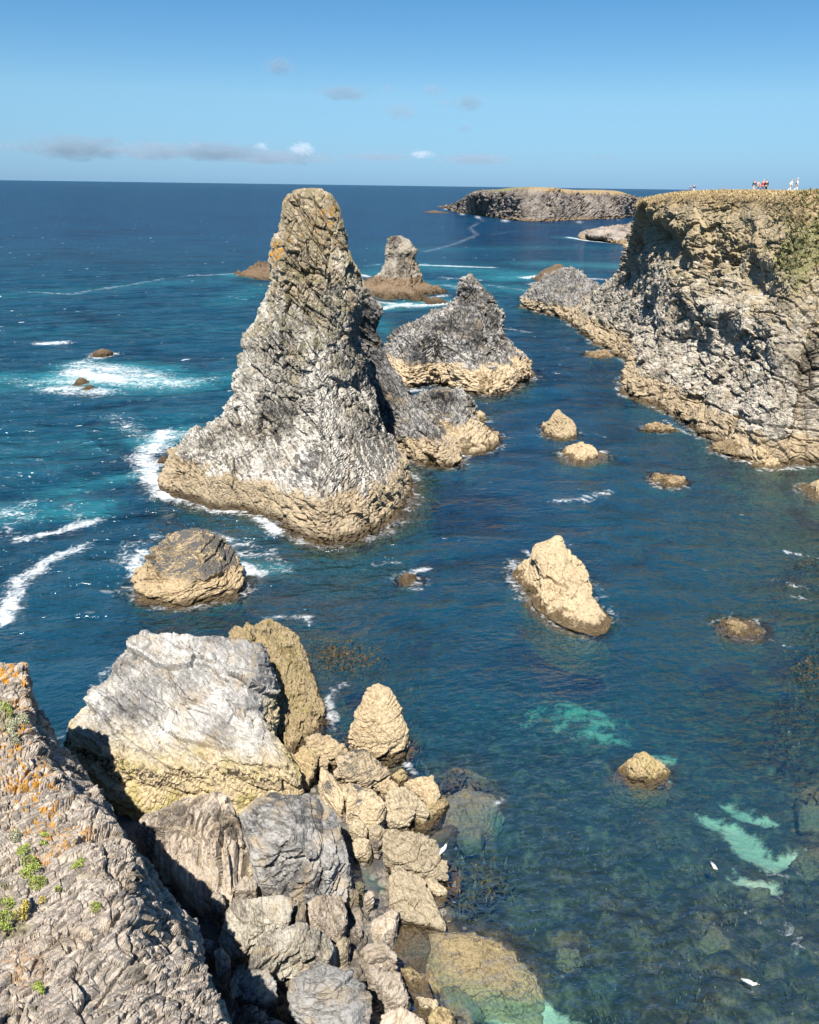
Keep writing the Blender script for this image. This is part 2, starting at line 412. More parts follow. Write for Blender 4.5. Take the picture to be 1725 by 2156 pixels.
def rock_mat(name, light=(.50, .48, .44), mid=(.27, .26, .245), dark=(.075, .075, .078), tan=(.54, .435, .295), tide=3.0, tidevar=1.6, wet=.55, sc_=1.0,
             bed=(-50, 10), stretch=(1, 1, 3.2), lichen=None, lichen_z=(15, 24), orange=0.0, veg=False, olive=0.35, white=0.5, lift=0.0, warmtop=None, cap=None, bumpy=1.0, darkness=.5, black=0.0, specks=None, moss=0.0, tidesoft=.35, bigw=.8, bstretch=None, tband=.45, rightshade=0.0):
    m = NT(name); p = m.pos(); x, y, z = m.sep(p)
    nrm = m.n('ShaderNodeNewGeometry').outputs['Normal']; nz = m.sep(nrm)[2]
    q = m.rotscale(p, tuple(Matrix(strata(*bed).tolist()).to_euler()), tuple(s * sc_ for s in stretch))
    big = m.noise(p, .16 * sc_, 3, .6)
    st = m.noise(q, .55, 7, .68, 1.2)                     # mineral banding along the bedding
    st2 = m.noise(q, 2.4, 6, .7, .8)
    sp = m.noise(p, 3.1 * sc_, 6, .75)
    v = m.math('ADD', m.math('MULTIPLY', st, .55), m.math('MULTIPLY', st2, .45))
    v = m.math('ADD', v, m.math('MULTIPLY', m.math('SUBTRACT', big, .5), bigw))
    v = m.math('ADD', v, m.math('MULTIPLY', m.math('SUBTRACT', sp, .5), .35))
    d0 = .30 + .12 * darkness
    col = m.ramp(v, [(d0 - .02, dark), (d0 + .06, tuple(.5 * (a + b) for a, b in zip(dark, mid))), (.455, mid), (.58 - .05 * white, light), (.86, tuple(min(.75, a * 1.25) for a in light))])
    warm = m.noise(p, .45 * sc_, 4, .6, .5)
    col = m.mix(m.math('MULTIPLY', m.step(warm, .50, .66), .55), col, m.mix(st2, (.30, .235, .15), (.47, .38, .26)))
    if black:      # black crustose lichen, wet-dark seams, and painted shade on right-facing sides
        bv = m.math('ADD', m.math('MULTIPLY', m.math('SUBTRACT', big, .5), .55), m.math('MULTIPLY', m.sep(nrm)[0], rightshade))     # extra black on faces turned right, standing in for their shade
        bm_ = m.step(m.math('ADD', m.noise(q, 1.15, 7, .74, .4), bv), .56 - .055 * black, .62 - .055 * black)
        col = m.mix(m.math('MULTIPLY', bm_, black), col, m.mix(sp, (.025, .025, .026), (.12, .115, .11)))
    if warmtop is not None:      # dry straw-coloured crust high up
        wz = m.step(m.math('ADD', z, m.math('MULTIPLY', m.math('SUBTRACT', warm, .5), 20.0)), warmtop[0], warmtop[1])
        col = m.mix(m.math('MULTIPLY', wz, warmtop[2]), col, m.ramp(m.math('ADD', m.math('MULTIPLY', st2, .6), m.math('MULTIPLY', sp, .4)), [(.33, (.13, .10, .06)), (.44, (.39, .30, .17)), (.58, (.60, .48, .29))]))
    if lichen is not None:
        lm = m.math('MULTIPLY', m.step(m.noise(p, .8 * sc_, 4, .6), .46, .60), m.step(z, lichen_z[0], lichen_z[1]))
        lm = m.math('MULTIPLY', lm, m.step(nz, .05, .5))
        col = m.mix(m.math('MULTIPLY', lm, .85), col, m.mix(sp, tuple(.65 * a for a in lichen), tuple(1.2 * a for a in lichen)))
    if orange > 0:
        om = m.step(m.math('ADD', m.noise(p, 1.6 * sc_, 7, .68, .3), m.math('MULTIPLY', m.math('SUBTRACT', m.noise(p, .35 * sc_, 2), .5), .5)), .635 - .10 * orange, .655 - .10 * orange)
        om = m.math('MULTIPLY', om, m.attr('lichen') if veg == 'fore' else m.step(z, 20, 24))
        col = m.mix(om, col, m.mix(sp, (.50, .20, .02), (.72, .40, .06)))
    if veg:
        vm = m.step(m.math('ADD', m.attr('veg'), m.math('MULTIPLY', m.math('SUBTRACT', m.noise(p, .5 * sc_, 5, .65), .5), 1.5)), .52, .66)
        gc = m.ramp(m.noise(p, 1.1 * sc_, 6, .7), [(.33, (.075, .08, .03)), (.44, (.20, .195, .085)), (.56, (.34, .31, .165)), (.72, (.48, .41, .25))])
        if veg == 'fore': gc = m.ramp(m.noise(p, 5, 6, .7), [(.34, (.10, .09, .055)), (.47, (.28, .25, .16)), (.64, (.46, .41, .28))])
        col = m.mix(vm, col, gc)
        if veg == 'land':
            dm = m.step(m.math('ADD', m.attr('dry'), m.math('MULTIPLY', m.math('SUBTRACT', m.noise(p, .4, 5, .65), .5), 1.3)), .5, .72)
            dc = m.ramp(m.noise(p, 1.0, 6, .7), [(.32, (.15, .095, .045)), (.45, (.42, .31, .165)), (.62, (.56, .44, .26))])
            col = m.mix(dm, col, dc)
            hm = m.step(m.math('ADD', m.attr('heath'), m.math('MULTIPLY', m.math('SUBTRACT', m.noise(p, .35, 4, .6), .5), 1.0)), .5, .64)
            col = m.mix(hm, col, m.ramp(m.noise(p, 1.4, 5, .7), [(.36, (.075, .045, .022)), (.52, (.16, .10, .05)), (.7, (.30, .20, .10))]))
    # tide zones: barnacle tan, then olive weed, then black at the water
    tz = m.math('ADD', z, m.math('MULTIPLY', m.math('SUBTRACT', m.noise(p, .38 * sc_, 5, .62), .5), tidevar * 2.4))
    tm = m.math('SUBTRACT', 1.0, m.step(tz, tide - tidesoft, tide + tidesoft))
    tcol = m.ramp(m.math('ADD', m.math('MULTIPLY', sp, 1 - tband), m.math('MULTIPLY', st2, tband)), [(.33, tuple(.16 * a for a in tan)), (.42, tuple(.55 * a for a in tan)), (.50, tan), (.70, tuple(min(.8, 1.28 * a) for a in tan))])
    if olive:
        tcol = m.mix(m.math('MULTIPLY', m.step(m.noise(p, .6 * sc_, 5, .7), .52, .68), olive), tcol, (.21, .165, .055))
        tcol = m.mix(m.math('MULTIPLY', m.step(m.noise(p, .9 * sc_, 6, .75), .58, .62), min(1, olive * 1.8)), tcol, (.055, .045, .03))
    if moss:
        tcol = m.mix(m.math('MULTIPLY', m.step(m.noise(p, .35 * sc_, 4, .6), .48, .62), moss), tcol, m.mix(sp, (.26, .23, .06), (.46, .40, .13)))
    col = m.mix(tm, col, tcol)
    if specks is not None:
        bz = m.math('MULTIPLY', m.step(tz, specks[0], specks[0] + .25), m.math('SUBTRACT', 1.0, m.step(tz, specks[1] - .25, specks[1])))
        sk = m.step(m.math('ADD', m.noise(p, 4.5, 5, .75), m.math('MULTIPLY', m.noise(p, .7, 2), .35)), .665, .695)
        col = m.mix(m.math('MULTIPLY', m.math('MULTIPLY', bz, sk), .92), col, (.03, .025, .022))
    if wet:
        wz = m.math('ADD', z, m.math('MULTIPLY', m.math('SUBTRACT', m.noise(p, .9 * sc_, 5, .7), .5), 1.5))
        wm = m.math('SUBTRACT', 1.0, m.step(wz, wet * .35, wet * 1.1))
        col = m.mix(m.math('MULTIPLY', wm, .92), col, m.mix(sp, (.035, .026, .014), (.13, .088, .042)))
        rgh = m.math('SUBTRACT', .88, m.math('MULTIPLY', wm, .45))
    else: rgh = .88
    if cap is not None:          # the dark weed-black or grey crust on top of a shore rock
        cm = m.step(m.math('ADD', m.math('MULTIPLY', nz, .35), m.noise(p, .55 * sc_, 4, .6)), cap[0], cap[0] + .06)
        col = m.mix(m.math('MULTIPLY', cm, m.step(z, cap[1], cap[1] + .6)), col, m.mix(st2, (.035, .035, .036), (.17, .165, .16)))
    ri = m.n('ShaderNodeObjectInfo').outputs['Random']
    col = m.mix(1.0, col, m.ramp(ri, [(0, (.66, .65, .64)), (.5, (.80, .79, .77)), (1, (.90, .88, .85))]), 'MULTIPLY')
    qb = q if bstretch is None else m.rotscale(p, tuple(Matrix(strata(*bed).tolist()).to_euler()), tuple(s * sc_ for s in bstretch))
    hgt = m.math('ADD', m.math('MULTIPLY', m.noise(qb, 3.2, 8, .72, .6), .7), m.math('MULTIPLY', m.noise(p, 5.5 * sc_, 6, .75), .5))
    hgt = m.math('ADD', hgt, m.math('MULTIPLY', m.math('MINIMUM', m.voro(qb, 1.7, 'DISTANCE_TO_EDGE'), .12), 2.2))
    nb = m.bump(hgt, .85, .11 * bumpy / sc_)
    return m.done(m.principled(col, rgh, nb, .25))

M = {}
M['spire'] = rock_mat('schist_spire', light=(.78, .74, .66), mid=(.46, .43, .37), dark=(.08, .077, .07), tide=3.5, lichen=(.27, .25, .13), lichen_z=(8, 18), orange=.12, black=.8, rightshade=.20, wet=.95, warmtop=(13, 29, .7), bed=(-58, 12), white=.75, darkness=.2)
M['butt'] = rock_mat('schist_dark', stretch=(1, 1, 2.0), light=(.43, .42, .40), mid=(.19, .186, .18), dark=(.05, .05, .052), tide=2.5, black=.85, rightshade=.08, bed=(-58, 12), white=.35)
M['dark'] = rock_mat('schist_charcoal', stretch=(1, 1, 2.0), light=(.46, .45, .43), mid=(.17, .166, .16), dark=(.045, .045, .047), tide=3.6, black=1.2, rightshade=.10, bed=(-40, 12), white=.55, darkness=.5)
M['reef'] = rock_mat('brown_reef', light=(.34, .31, .265), mid=(.17, .15, .125), dark=(.05, .047, .043), tide=4.2, tidevar=.8, tan=(.23, .165, .11), olive=.35, wet=1.4, white=.4)
M['headland'] = rock_mat('schist_headland', light=(.70, .635, .53), mid=(.385, .345, .28), dark=(.08, .075, .065), tide=3.3, tidevar=1.3, veg='land', lichen=(.44, .37, .21), lichen_z=(9, 20), warmtop=(13, 26, .8), bed=(-24, 20), white=.6, darkness=.25, black=.8, rightshade=.06, wet=.9)
M['far'] = rock_mat('schist_far', light=(.34, .30, .27), mid=(.22, .19, .165), dark=(.08, .072, .068), tide=2.2, tidevar=.8, sc_=.5, veg='land', bed=(-30, 10), white=.4, tan=(.34, .245, .15))
M['fore'] = rock_mat('schist_foreground', light=(.63, .55, .465), mid=(.40, .34, .28), dark=(.085, .075, .07), tide=1.0, sc_=2.3, orange=1.0, veg='fore', bed=(-102, -30), stretch=(.40, .40, 2.6), bstretch=(.9, .9, 1.9), white=.75, darkness=.25, wet=0, bumpy=1.5, bigw=.3, black=.55)
M['tan'] = rock_mat('barnacle_rock', tan=(.53, .42, .27), tide=9, sc_=1.6, olive=.10, wet=.45)
M['tancap'] = rock_mat('barnacle_rock_capped', tan=(.49, .38, .235), tide=9, sc_=1.5, olive=.25, wet=.5, cap=(.64, 1.3))
M['patch'] = rock_mat('barnacle_block_patched', bumpy=.7, tan=(.53, .435, .295), tide=9, sc_=1.8, olive=.2, wet=.15, cap=(.83, .2))
M['brownrock'] = rock_mat('brown_sea_rock', tan=(.17, .12, .08), tide=9, sc_=1.2, olive=.6, wet=.8)
M['greycap'] = rock_mat('grey_boulder', light=(.56, .545, .52), mid=(.345, .335, .32), dark=(.12, .12, .125), tide=3.3, tidevar=.45, tidesoft=.8, specks=(1.9, 2.9), moss=.6, tan=(.60, .49, .31), sc_=1.8, olive=.22, white=.7, darkness=.0, wet=.2)
M['dkgrey'] = rock_mat('dark_grey_boulder', bumpy=.7, light=(.34, .335, .325), mid=(.19, .187, .182), dark=(.06, .06, .062), tide=.75, tidevar=1.0, tan=(.24, .19, .13), sc_=2.3, olive=.5, white=.45, wet=0, stretch=(1, 1, 2.4), bed=(-40, 60))
M['slab'] = rock_mat('pale_slab', bumpy=.7, tband=.8, tan=(.48, .405, .285), tide=9, sc_=2.4, olive=.22, wet=.12, stretch=(1, 1, 3.5))
M['striate'] = rock_mat('striated_block', bumpy=.7, light=(.48, .45, .38), mid=(.29, .265, .22), dark=(.09, .08, .068), tide=-2, sc_=2.4, white=.6, wet=0, stretch=(1, 1, 5), bed=(-80, 10))
M['brownblock'] = rock_mat('brown_block', bumpy=.7, light=(.50, .435, .355), mid=(.32, .27, .22), dark=(.085, .072, .06), tide=-2, sc_=2.6, white=.55, wet=0, stretch=(1, 1, 3.4), bed=(-60, -20))
M['shingle'] = rock_mat('wet_shingle', light=(.27, .24, .20), mid=(.15, .13, .11), dark=(.05, .045, .04), tide=-2, sc_=2.6, wet=0, bumpy=.6)
M['reefledge'] = rock_mat('awash_ledge', tan=(.36, .27, .165), tide=9, sc_=1.8, olive=.9, wet=.35)
M['weedy'] = rock_mat('weed_covered_rock', moss=.2, tan=(.44, .345, .20), tide=9, sc_=1.9, olive=.95, wet=.35)
M['sunk'] = rock_mat('sunken_slab', tan=(.17, .13, .075), tide=9, sc_=2.0, olive=.45, wet=0)
M['sunkslab'] = rock_mat('sunken_big_slab', tan=(.38, .30, .165), tide=9, sc_=2.0, olive=.35, wet=0)
M['sunkpale'] = rock_mat('sunken_pale_rock', tan=(.17, .16, .11), tide=9, sc_=2.0, olive=.4, wet=0)

def flat_mat(name, col, rough=.8, var=.25, scale=6, spec=.25):
    m = NT(name); n = m.noise(m.pos(), scale, 4, .6)
    c = m.mix(n, tuple(a * (1 - var) for a in col), tuple(min(.95, a * (1 + var)) for a in col))
    return m.done(m.principled(c, rough, m.bump(n, .3, .02), spec))

# seabed: kelp-brown ledges and clean sand
def seabed_mat():
    m = NT('seabed'); p = m.pos()
    n = m.noise(p, .9, 6, .68); k = m.noise(p, 3.0, 5, .7)
    rock = m.ramp(m.math('ADD', m.math('MULTIPLY', n, .6), m.math('MULTIPLY', k, .4)), [(.36, (.011, .011, .010)), (.49, (.032, .028, .020)), (.59, (.095, .078, .046)), (.74, (.21, .175, .11))])
    sand = m.mix(k, (.33, .34, .25), (.50, .48, .37))
    sm = m.step(m.math('ADD', m.attr('sand'), m.math('MULTIPLY', m.math('SUBTRACT', m.noise(p, .8, 6, .72), .5), 2.6)), .38, .86)
    stone = m.ramp(m.voro(m.vmath('MULTIPLY', p, (1, 1, .5)), 1.6, 'F1', 1), [(0, (.06, .055, .045)), (.5, (.16, .15, .13)), (1, (.27, .25, .22))])
    rock = m.mix(m.math('MULTIPLY', m.attr('beach'), .8), rock, stone)
    c = m.mix(sm, rock, sand)
    return m.done(m.principled(c, .8, m.bump(m.math('ADD', n, k), .6, .25), .2))
M['seabed'] = seabed_mat()

def sea_mat():
    m = NT('sea_water'); p = m.pos(); x, y, z = m.sep(p)
    d = m.attr('depth'); aer = m.attr('aerated'); fm = m.attr('foam'); rip = m.attr('chop')
    w = m.rotscale(p, (0, 0, R(-14)), (.72, 1.15, 1))
    n1 = m.noise(w, .085, 3, .55, .6); n2 = m.noise(w, .40, 3, .55, .3); n3 = m.noise(w, 1.9, 4, .6, .25)
    n4 = m.noise(w, .95, 4, .6, .2)
    swell = m.math('ADD', m.math('MULTIPLY', n1, 3.4), m.math('MULTIPLY', n2, 1.9))
    h = m.math('ADD', m.math('MULTIPLY', swell, m.math('MULTIPLY', rip, rip)), m.math('ADD', m.math('MULTIPLY', m.math('ADD', m.math('MULTIPLY', n2, .40), m.math('MULTIPLY', n4, .72)), m.math('ADD', rip, .05)), m.math('MULTIPLY', n3, .15)))
    nb = m.bump(h, 1.0, .62)
    # light coming back out of the water: clear near the shore, greener where air bubbles are stirred in
    deep = m.mix(m.attr('shelf'), (.0036, .037, .086), (.0034, .040, .074))
    deep = m.mix(m.math('MULTIPLY', m.math('SUBTRACT', n1, .36, clamp=True), m.math('MULTIPLY', m.attr('shelf'), 1.8), clamp=True), deep, (.0058, .066, .105))
    deep = m.mix(1.0, deep, m.ramp(m.math('ADD', m.math('MULTIPLY', n1, .35), m.math('ADD', m.math('MULTIPLY', n2, .4), m.math('MULTIPLY', m.noise(w, .035, 4, .6, .3), .25))), [(.38, (.45, .48, .52)), (.5, (1, 1, 1)), (.66, (1.0, 1.0, 1.0))]), 'MULTIPLY')  # wave troughs darkened in the water colour, standing in for shading of wave faces
    cat = m.math('ADD', m.math('MULTIPLY', m.noise(w, .045, 7, .78, .2), .6), m.math('MULTIPLY', m.noise(w, .012, 4, .6), .4))      # gust patches on the open sea
    deep = m.mix(m.attr('caps'), deep, m.mix(1.0, deep, m.ramp(cat, [(.40, (.45, .50, .55)), (.5, (1, 1, 1)), (.60, (1.0, 1.0, 1.0))]), 'MULTIPLY'))
    fb = m.math('ADD', m.math('MULTIPLY', m.math('SUBTRACT', m.noise(w, .30, 6, .68, 1.0), .5), 1.25), aer)
    deep = m.mix(m.step(fb, .15, .95), deep, (.016, .150, .185))
    deep = m.mix(m.step(fb, .75, 1.5), deep, (.10, .33, .35))
    def T(k): return m.math('POWER', math.e, m.math('MULTIPLY', d, -k))
    tc = m.n('ShaderNodeCombineColor'); m.put(tc.inputs[0], T(.36)); m.put(tc.inputs[1], T(.125)); m.put(tc.inputs[2], T(.15))
    tr = m.n('ShaderNodeBsdfTransparent'); m.put(tr.inputs[0], tc.outputs[0])
    sc2 = m.math('SUBTRACT', 1.0, T(.15))
    df = m.n('ShaderNodeBsdfDiffuse'); m.put(df.inputs[0], m.mix(m.math('MAXIMUM', sc2, m.step(aer, .2, 1.2)), (0, 0, 0), deep)); m.put(df.inputs['Normal'], nb)
    body = m.n('ShaderNodeAddShader'); m.put(body.inputs[0], tr.outputs[0]); m.put(body.inputs[1], df.outputs[0])
    gl = m.n('ShaderNodeBsdfGlossy'); m.put(gl.inputs['Roughness'], .12); m.put(gl.inputs['Normal'], nb); gl.inputs[0].default_value = (1, 1, 1, 1)
    fr = m.n('ShaderNodeFresnel'); fr.inputs[0].default_value = 1.33; m.put(fr.inputs['Normal'], nb)
    wat = m.n('ShaderNodeMixShader'); m.put(wat.inputs[0], m.math('MINIMUM', m.math('MULTIPLY', fr.outputs[0], .78), .27)); m.put(wat.inputs[1], body.outputs[0]); m.put(wat.inputs[2], gl.outputs[0])
    # foam: lace of bubbles that thickens into white water
    lace = m.noise(p, .9, 7, .70, 1.6); ridge = m.math('ABSOLUTE', m.math('SUBTRACT', m.noise(p, .55, 5, .62, 2.2), .5))
    cov = m.math('ADD', m.math('MULTIPLY', fm, 1.25), m.math('ADD', m.math('MULTIPLY', m.math('SUBTRACT', lace, .5), 3.0), m.math('MULTIPLY', m.math('SUBTRACT', .10, ridge), 2.2)))
    cov = m.math('ADD', cov, m.math('MULTIPLY', m.math('SUBTRACT', n2, .5), .9))
    foam = m.math('MULTIPLY', m.math('MULTIPLY', m.step(cov, .56, 1.7), .94), m.step(fm, .03, .25))
    caps = m.math('MULTIPLY', m.step(m.math('ADD', n2, m.math('MULTIPLY', m.noise(w, .05, 2), .35)), .905, .955), m.attr('caps'))
    foam = m.math('MAXIMUM', foam, caps)
    fd = m.principled(m.mix(lace, (.56, .62, .65), (.76, .78, .78)), .9, m.bump(m.math('ADD', lace, m.math('MULTIPLY', cov, .3)), .6, .3), .1)
    mx = m.n('ShaderNodeMixShader'); m.put(mx.inputs[0], foam); m.put(mx.inputs[1], wat.outputs[0]); m.put(mx.inputs[2], fd)
    return m.done(mx.outputs[0])
M['sea'] = sea_mat()

# ------------------------------------------------------------------ terrain sheets from surveyed nets
def net_sheet(name, net, nu, nv, mat, S, seed, label, cat=None, kind=None, extra=None, attrs=None, fade=None, group=None, flip=False, umap=None, vmap=None, parent=None, **kw):
    """net[j][i] -> world points (rows j, columns i), refined with Catmull-Rom and broken up into rock"""
    K = np.array(net, float); nj, ni = K.shape[:2]
    tu = np.linspace(0, ni - 1, nu) if umap is None else np.interp(np.linspace(0, 1, nu), np.linspace(0, 1, len(umap)), umap)
    tv = np.linspace(0, nj - 1, nv) if vmap is None else np.interp(np.linspace(0, 1, nv), np.linspace(0, 1, len(vmap)), vmap)
    A = catmull(K, tv); G = np.swapaxes(catmull(np.swapaxes(A, 0, 1), tu), 0, 1)
    N = grid_normals(G, False)
    if flip: N = -N
    P = G.reshape(-1, 3).astype(np.float32); Nf = N.reshape(-1, 3)
    d = rough(P, Nf, S, seed, **kw)
    U, Vv = np.meshgrid(tu, tv)
    if fade is not None: d = d * fade(U.ravel(), Vv.ravel(), P)
    if extra is not None: d = d + extra(U.ravel(), Vv.ravel(), P)
    V = P + Nf * d[:, None]
    at = {k: f(U.ravel(), Vv.ravel(), P) for k, f in (attrs or {}).items()}
    q = grid_quads(nv, nu, False)
    if flip: q = q[:, ::-1]
    return finish_rock(name, V, q, mat, S, label, cat, group, attrs=at, kind=kind, parent=parent), V.reshape(nv, nu, 3)

def lerp3(a, b, t): return tuple(x + (y - x) * t for x, y in zip(a, b))

# ---- the headland on the right: columns run from its hidden far side to off frame on the right; rows climb from the sea to the heath
LV = [0, .07, .2, .40, .62, .84, 1.0]
cols = []
def hcol(pts, yr, conc=None):
    """pts: survey pixels from the waterline to the rim; yr: distance of the rim"""
    b = at_z(*pts[0]); out = [b + np.array((-.3, -2.2, -5)), b]
    n = len(pts)
    for k in range(1, n):
        g = (conc or LV)[k] if n == 7 else (k / (n - 1))
        out.append(at_y(pts[k][0], pts[k][1], b[1] + (yr - b[1]) * g))
    return out
C1 = hcol([(1196, 672), (1239, 633), (1262, 611), (1291, 592), (1322, 536), (1334, 473), (1348, 424)], 176)
C2 = hcol([(1250, 716), (1285, 672), (1310, 635), (1340, 585), (1352, 520), (1362, 465), (1372, 417)], 168)
C3 = hcol([(1322, 762), (1345, 715), (1362, 660), (1375, 595), (1392, 520), (1404, 460), (1415, 411)], 156)
C4 = hcol([(1316, 822), (1332, 782), (1365, 728), (1415, 640), (1442, 555), (1458, 470), (1480, 408)], 143)
C5 = hcol([(1402, 864), (1422, 822), (1450, 760), (1484, 665), (1512, 570), (1538, 480), (1560, 408)], 132)
C6 = hcol([(1478, 920), (1502, 878), (1535, 800), (1566, 690), (1592, 585), (1615, 485), (1632, 410)], 122)
C7 = hcol([(1590, 978), (1604, 932), (1630, 845), (1646, 730), (1662, 610), (1684, 490), (1706, 410)], 114)
C8 = hcol([(1690, 978), (1694, 925), (1700, 840), (1712, 730), (1730, 610), (1752, 490), (1775, 408)], 110)
C9 = hcol([(1800, 985), (1800, 925), (1800, 840), (1806, 730), (1815, 610), (1830, 490), (1850, 404)], 106)
C10 = hcol([(1950, 1040), (1945, 970), (1938, 860), (1935, 740), (1935, 610), (1940, 490), (1950, 398)], 100)
C11 = hcol([(2120, 1180), (2110, 1080), (2095, 930), (2080, 780), (2070, 620), (2065, 490), (2060, 390)], 86)
# hidden far flank
C0 = [p + np.array((7, 14, 0)) for p in C1]; C0 = [np.array((p[0] + (11 if k > 3 else 3), p[1] + (38 if k > 3 else 12), p[2] * .985)) for k, p in enumerate(C0)]
Cm = [p + np.array((22, 40, 0)) for p in C0]
cols = [Cm, C0, C1, C2, C3, C4, C5, C6, C7, C8, C9, C10, C11]
rim = [c[-1] for c in cols]
full = []
for k, c in enumerate(cols):
    r = c[-1]; dirv = np.array((.62, .78, 0)) if k < 10 else np.array((.9, .45, 0))
    if k < 2: dirv = np.array((.95, .3, 0))
    p1 = r + dirv * 7; p1[2] = r[2] + .25
    p2 = r + dirv * 18; p3 = r + dirv * 46; p4 = r + dirv * 130
    hs = [29.2, 29.2, 29.3, 29.5, 29.7, 29.75, 29.9, 30.0, 30.15, 30.3, 30.4, 30.7, 31][k]
    p2[2] = hs + .1; p3[2] = hs + (.35 if k < 7 else 1.0 if k < 9 else 1.35); p4[2] = hs + (.5 if k < 6 else 1.6)
    full.append(c + [p1, p2, p3, p4])
net = [[full[k][j] for k in range(len(full))] for j in range(len(full[0]))]
NJ = len(net)
vm = np.concatenate((np.linspace(0, 1, 14), np.linspace(1, 8, 330)[1:], np.linspace(8, 9, 36)[1:], np.linspace(9, NJ - 1, 40)[1:]))
um = np.concatenate((np.linspace(0, 2, 40), np.linspace(2, 9.6, 470)[1:], np.linspace(9.6, 12, 70)[1:]))
def top_fade(u, v, P):
    # rock faces are broken; the turf is nearly smooth
    f = 1 - .55 * sstep(5.6, 6.4, v) - .38 * sstep(6.4, 7.0, v)
    f = f * (1 - .62 * sstep(.45, .75, veg_l(u, v, P)))
    return f
def veg_l(u, v, P):
    a = np.exp(-((u - 9.0) / 1.5) ** 2 - ((v - 6.4) / 1.0) ** 2) * 1.25
    b = np.exp(-((u - 8.2) / .9) ** 2 - ((v - 5.6) / .6) ** 2) * .95
    return np.clip(np.maximum(a, b) + .25 * sstep(6.0, 7.0, v) * sstep(7.9, 9.0, u), 0, 1)
def dry_l(u, v, P):
    return np.clip(sstep(5.7, 7.0, v) * (.95 - .35 * np.exp(-((u - 9.4) / .9) ** 2)) + .35 * np.exp(-((u - 7.9) / .8) ** 2 - ((v - 5.6) / 1.3) ** 2), 0, 1) * (1 - .5 * (v > 8.6))
def heath_l(u, v, P):
    return sstep(8.75, 9.5, v) * .9 + .55 * np.exp(-((u - 8.3) / .45) ** 2 - ((v - 7.75) / .3) ** 2)
def ledges(u, v, P):
    wob = .35 * fbm(P / 9.0, 2, 470); u = u + wob; v = v + .6 * fbm(P / 7.0, 2, 471)
    out = 0
    for (cu, cv, su, sv, a) in [(5.6, 4.4, 1.1, .42, 2.2), (5.5, 3.1, 1.2, .5, -2.6), (4.2, 6.2, .5, .35, 1.8), (4.2, 5.3, .5, .45, -2.4), (3.3, 6.5, .35, .4, 1.5), (3.3, 5.5, .35, .5, -2.2), (7.1, 5.9, .45, .3, 1.8), (7.1, 5.2, .45, .35, -2.2), (6.1, 6.1, .4, .3, 1.2), (6.1, 5.5, .3, .4, -1.8),
                               (9.0, 3.4, .16, 1.3, -3.0), (8.3, 2.0, .3, .8, 1.2), (7.3, 1.6, .14, .7, -1.8), (6.6, 4.2, .3, .3, 1.3), (6.6, 3.5, .35, .35, -1.7), (8.0, 4.0, .5, .4, 1.2), (4.9, 1.8, .3, .6, -1.4), (5.0, 5.9, .3, .3, 1.2), (5.0, 5.1, .35, .4, -1.6)]:
        out = out + .62 * a * np.exp(-((u - cu) / su) ** 2 - ((v - cv) / sv) ** 2)
    return out * (1 - sstep(6.4, 7.0, v))
headland, HG = net_sheet('headland', net, len(um), len(vm), M['headland'], 3.8, 401, 'broad broken cliff of pale schist with dry turf on top, right of the channel',
                         kind='structure', umap=um, vmap=vm, attrs={'veg': veg_l, 'dry': dry_l, 'heath': heath_l}, fade=top_fade, extra=ledges, dip=-24, strike=20, big=.8, aniso=(1, 1, 1.8), holes=.34, fine=1.0, crack=1.5, amp=1.0, fiss=.9)
HP = HG.reshape(-1, 3)
def ground_on_headland(x, y):
    d = (HP[:, 0] - x) ** 2 + (HP[:, 1] - y) ** 2
    m = HP[:, 2] > 24
    k = np.argsort(np.where(m, d, 1e9))[:4]
    return float(HP[k, 2].max())

# ---- the cliff ridge in the left foreground
def A(px, py, Y): return at_y(px, py, Y * (1.0 + .06 * float(sstep(22, 28, Y))))
F_ = []
def fcol(j1, j2, j3, j4, j5):
    a1, a2, a3, a4, a5 = (at_z(*j) for j in (j1, j2, j3, j4, j5))
    a0 = a1 + np.array((-3.5, .5, -.3))
    a6 = a5 + np.array((.25, .45, -(a5[2] - 2.5) * .55)); a7 = a6 + np.array((.2, .3, -(a6[2] + 1.5)))
    return [a0, a1, a2, a3, a4, a5, a6, a7]
# rows of (survey pixel, height): off frame, face, face, crest, shaded flank, foot of the flank
F_.append(fcol((-70, 1400, 10.0), (0, 1394, 10.2), (58, 1401, 10.2), (64, 1452, 8.4), (72, 1505, 6.6)))
F_.append(fcol((-70, 1480, 10.4), (6, 1470, 10.4), (62, 1492, 9.9), (78, 1528, 8.6), (112, 1549, 7.0)))
F_.append(fcol((-70, 1570, 10.6), (20, 1570, 10.5), (83, 1583, 9.9), (118, 1587, 8.3), (160, 1594, 6.6)))
F_.append(fcol((-70, 1690, 10.9), (50, 1690, 10.6), (137, 1652, 10.0), (160, 1655, 8.6), (184, 1650, 7.0)))
F_.append(fcol((-70, 1820, 11.2), (90, 1800, 10.9), (212, 1718, 10.1), (232, 1736, 8.8), (254, 1752, 7.3)))
F_.append(fcol((-70, 1930, 11.5), (120, 1910, 11.2), (279, 1815, 10.3), (298, 1826, 8.9), (318, 1846, 7.4)))
F_.append(fcol((-70, 2030, 11.8), (120, 2020, 11.5), (268, 1925, 11.0), (338, 1903, 8.6), (388, 1925, 6.8)))
F_.append(fcol((-70, 2130, 12.1), (120, 2125, 11.8), (300, 2060, 11.0), (375, 2015, 9.6), (410, 2022, 8.4)))
F_.append(fcol((-70, 2240, 12.4), (140, 2240, 12.1), (330, 2180, 11.2), (425, 2112, 10.2), (474, 2130, 9.0)))
F_.append(fcol((-70, 2430, 12.8), (150, 2430, 12.5), (350, 2350, 11.6), (450, 2300, 10.8), (520, 2300, 9.6)))
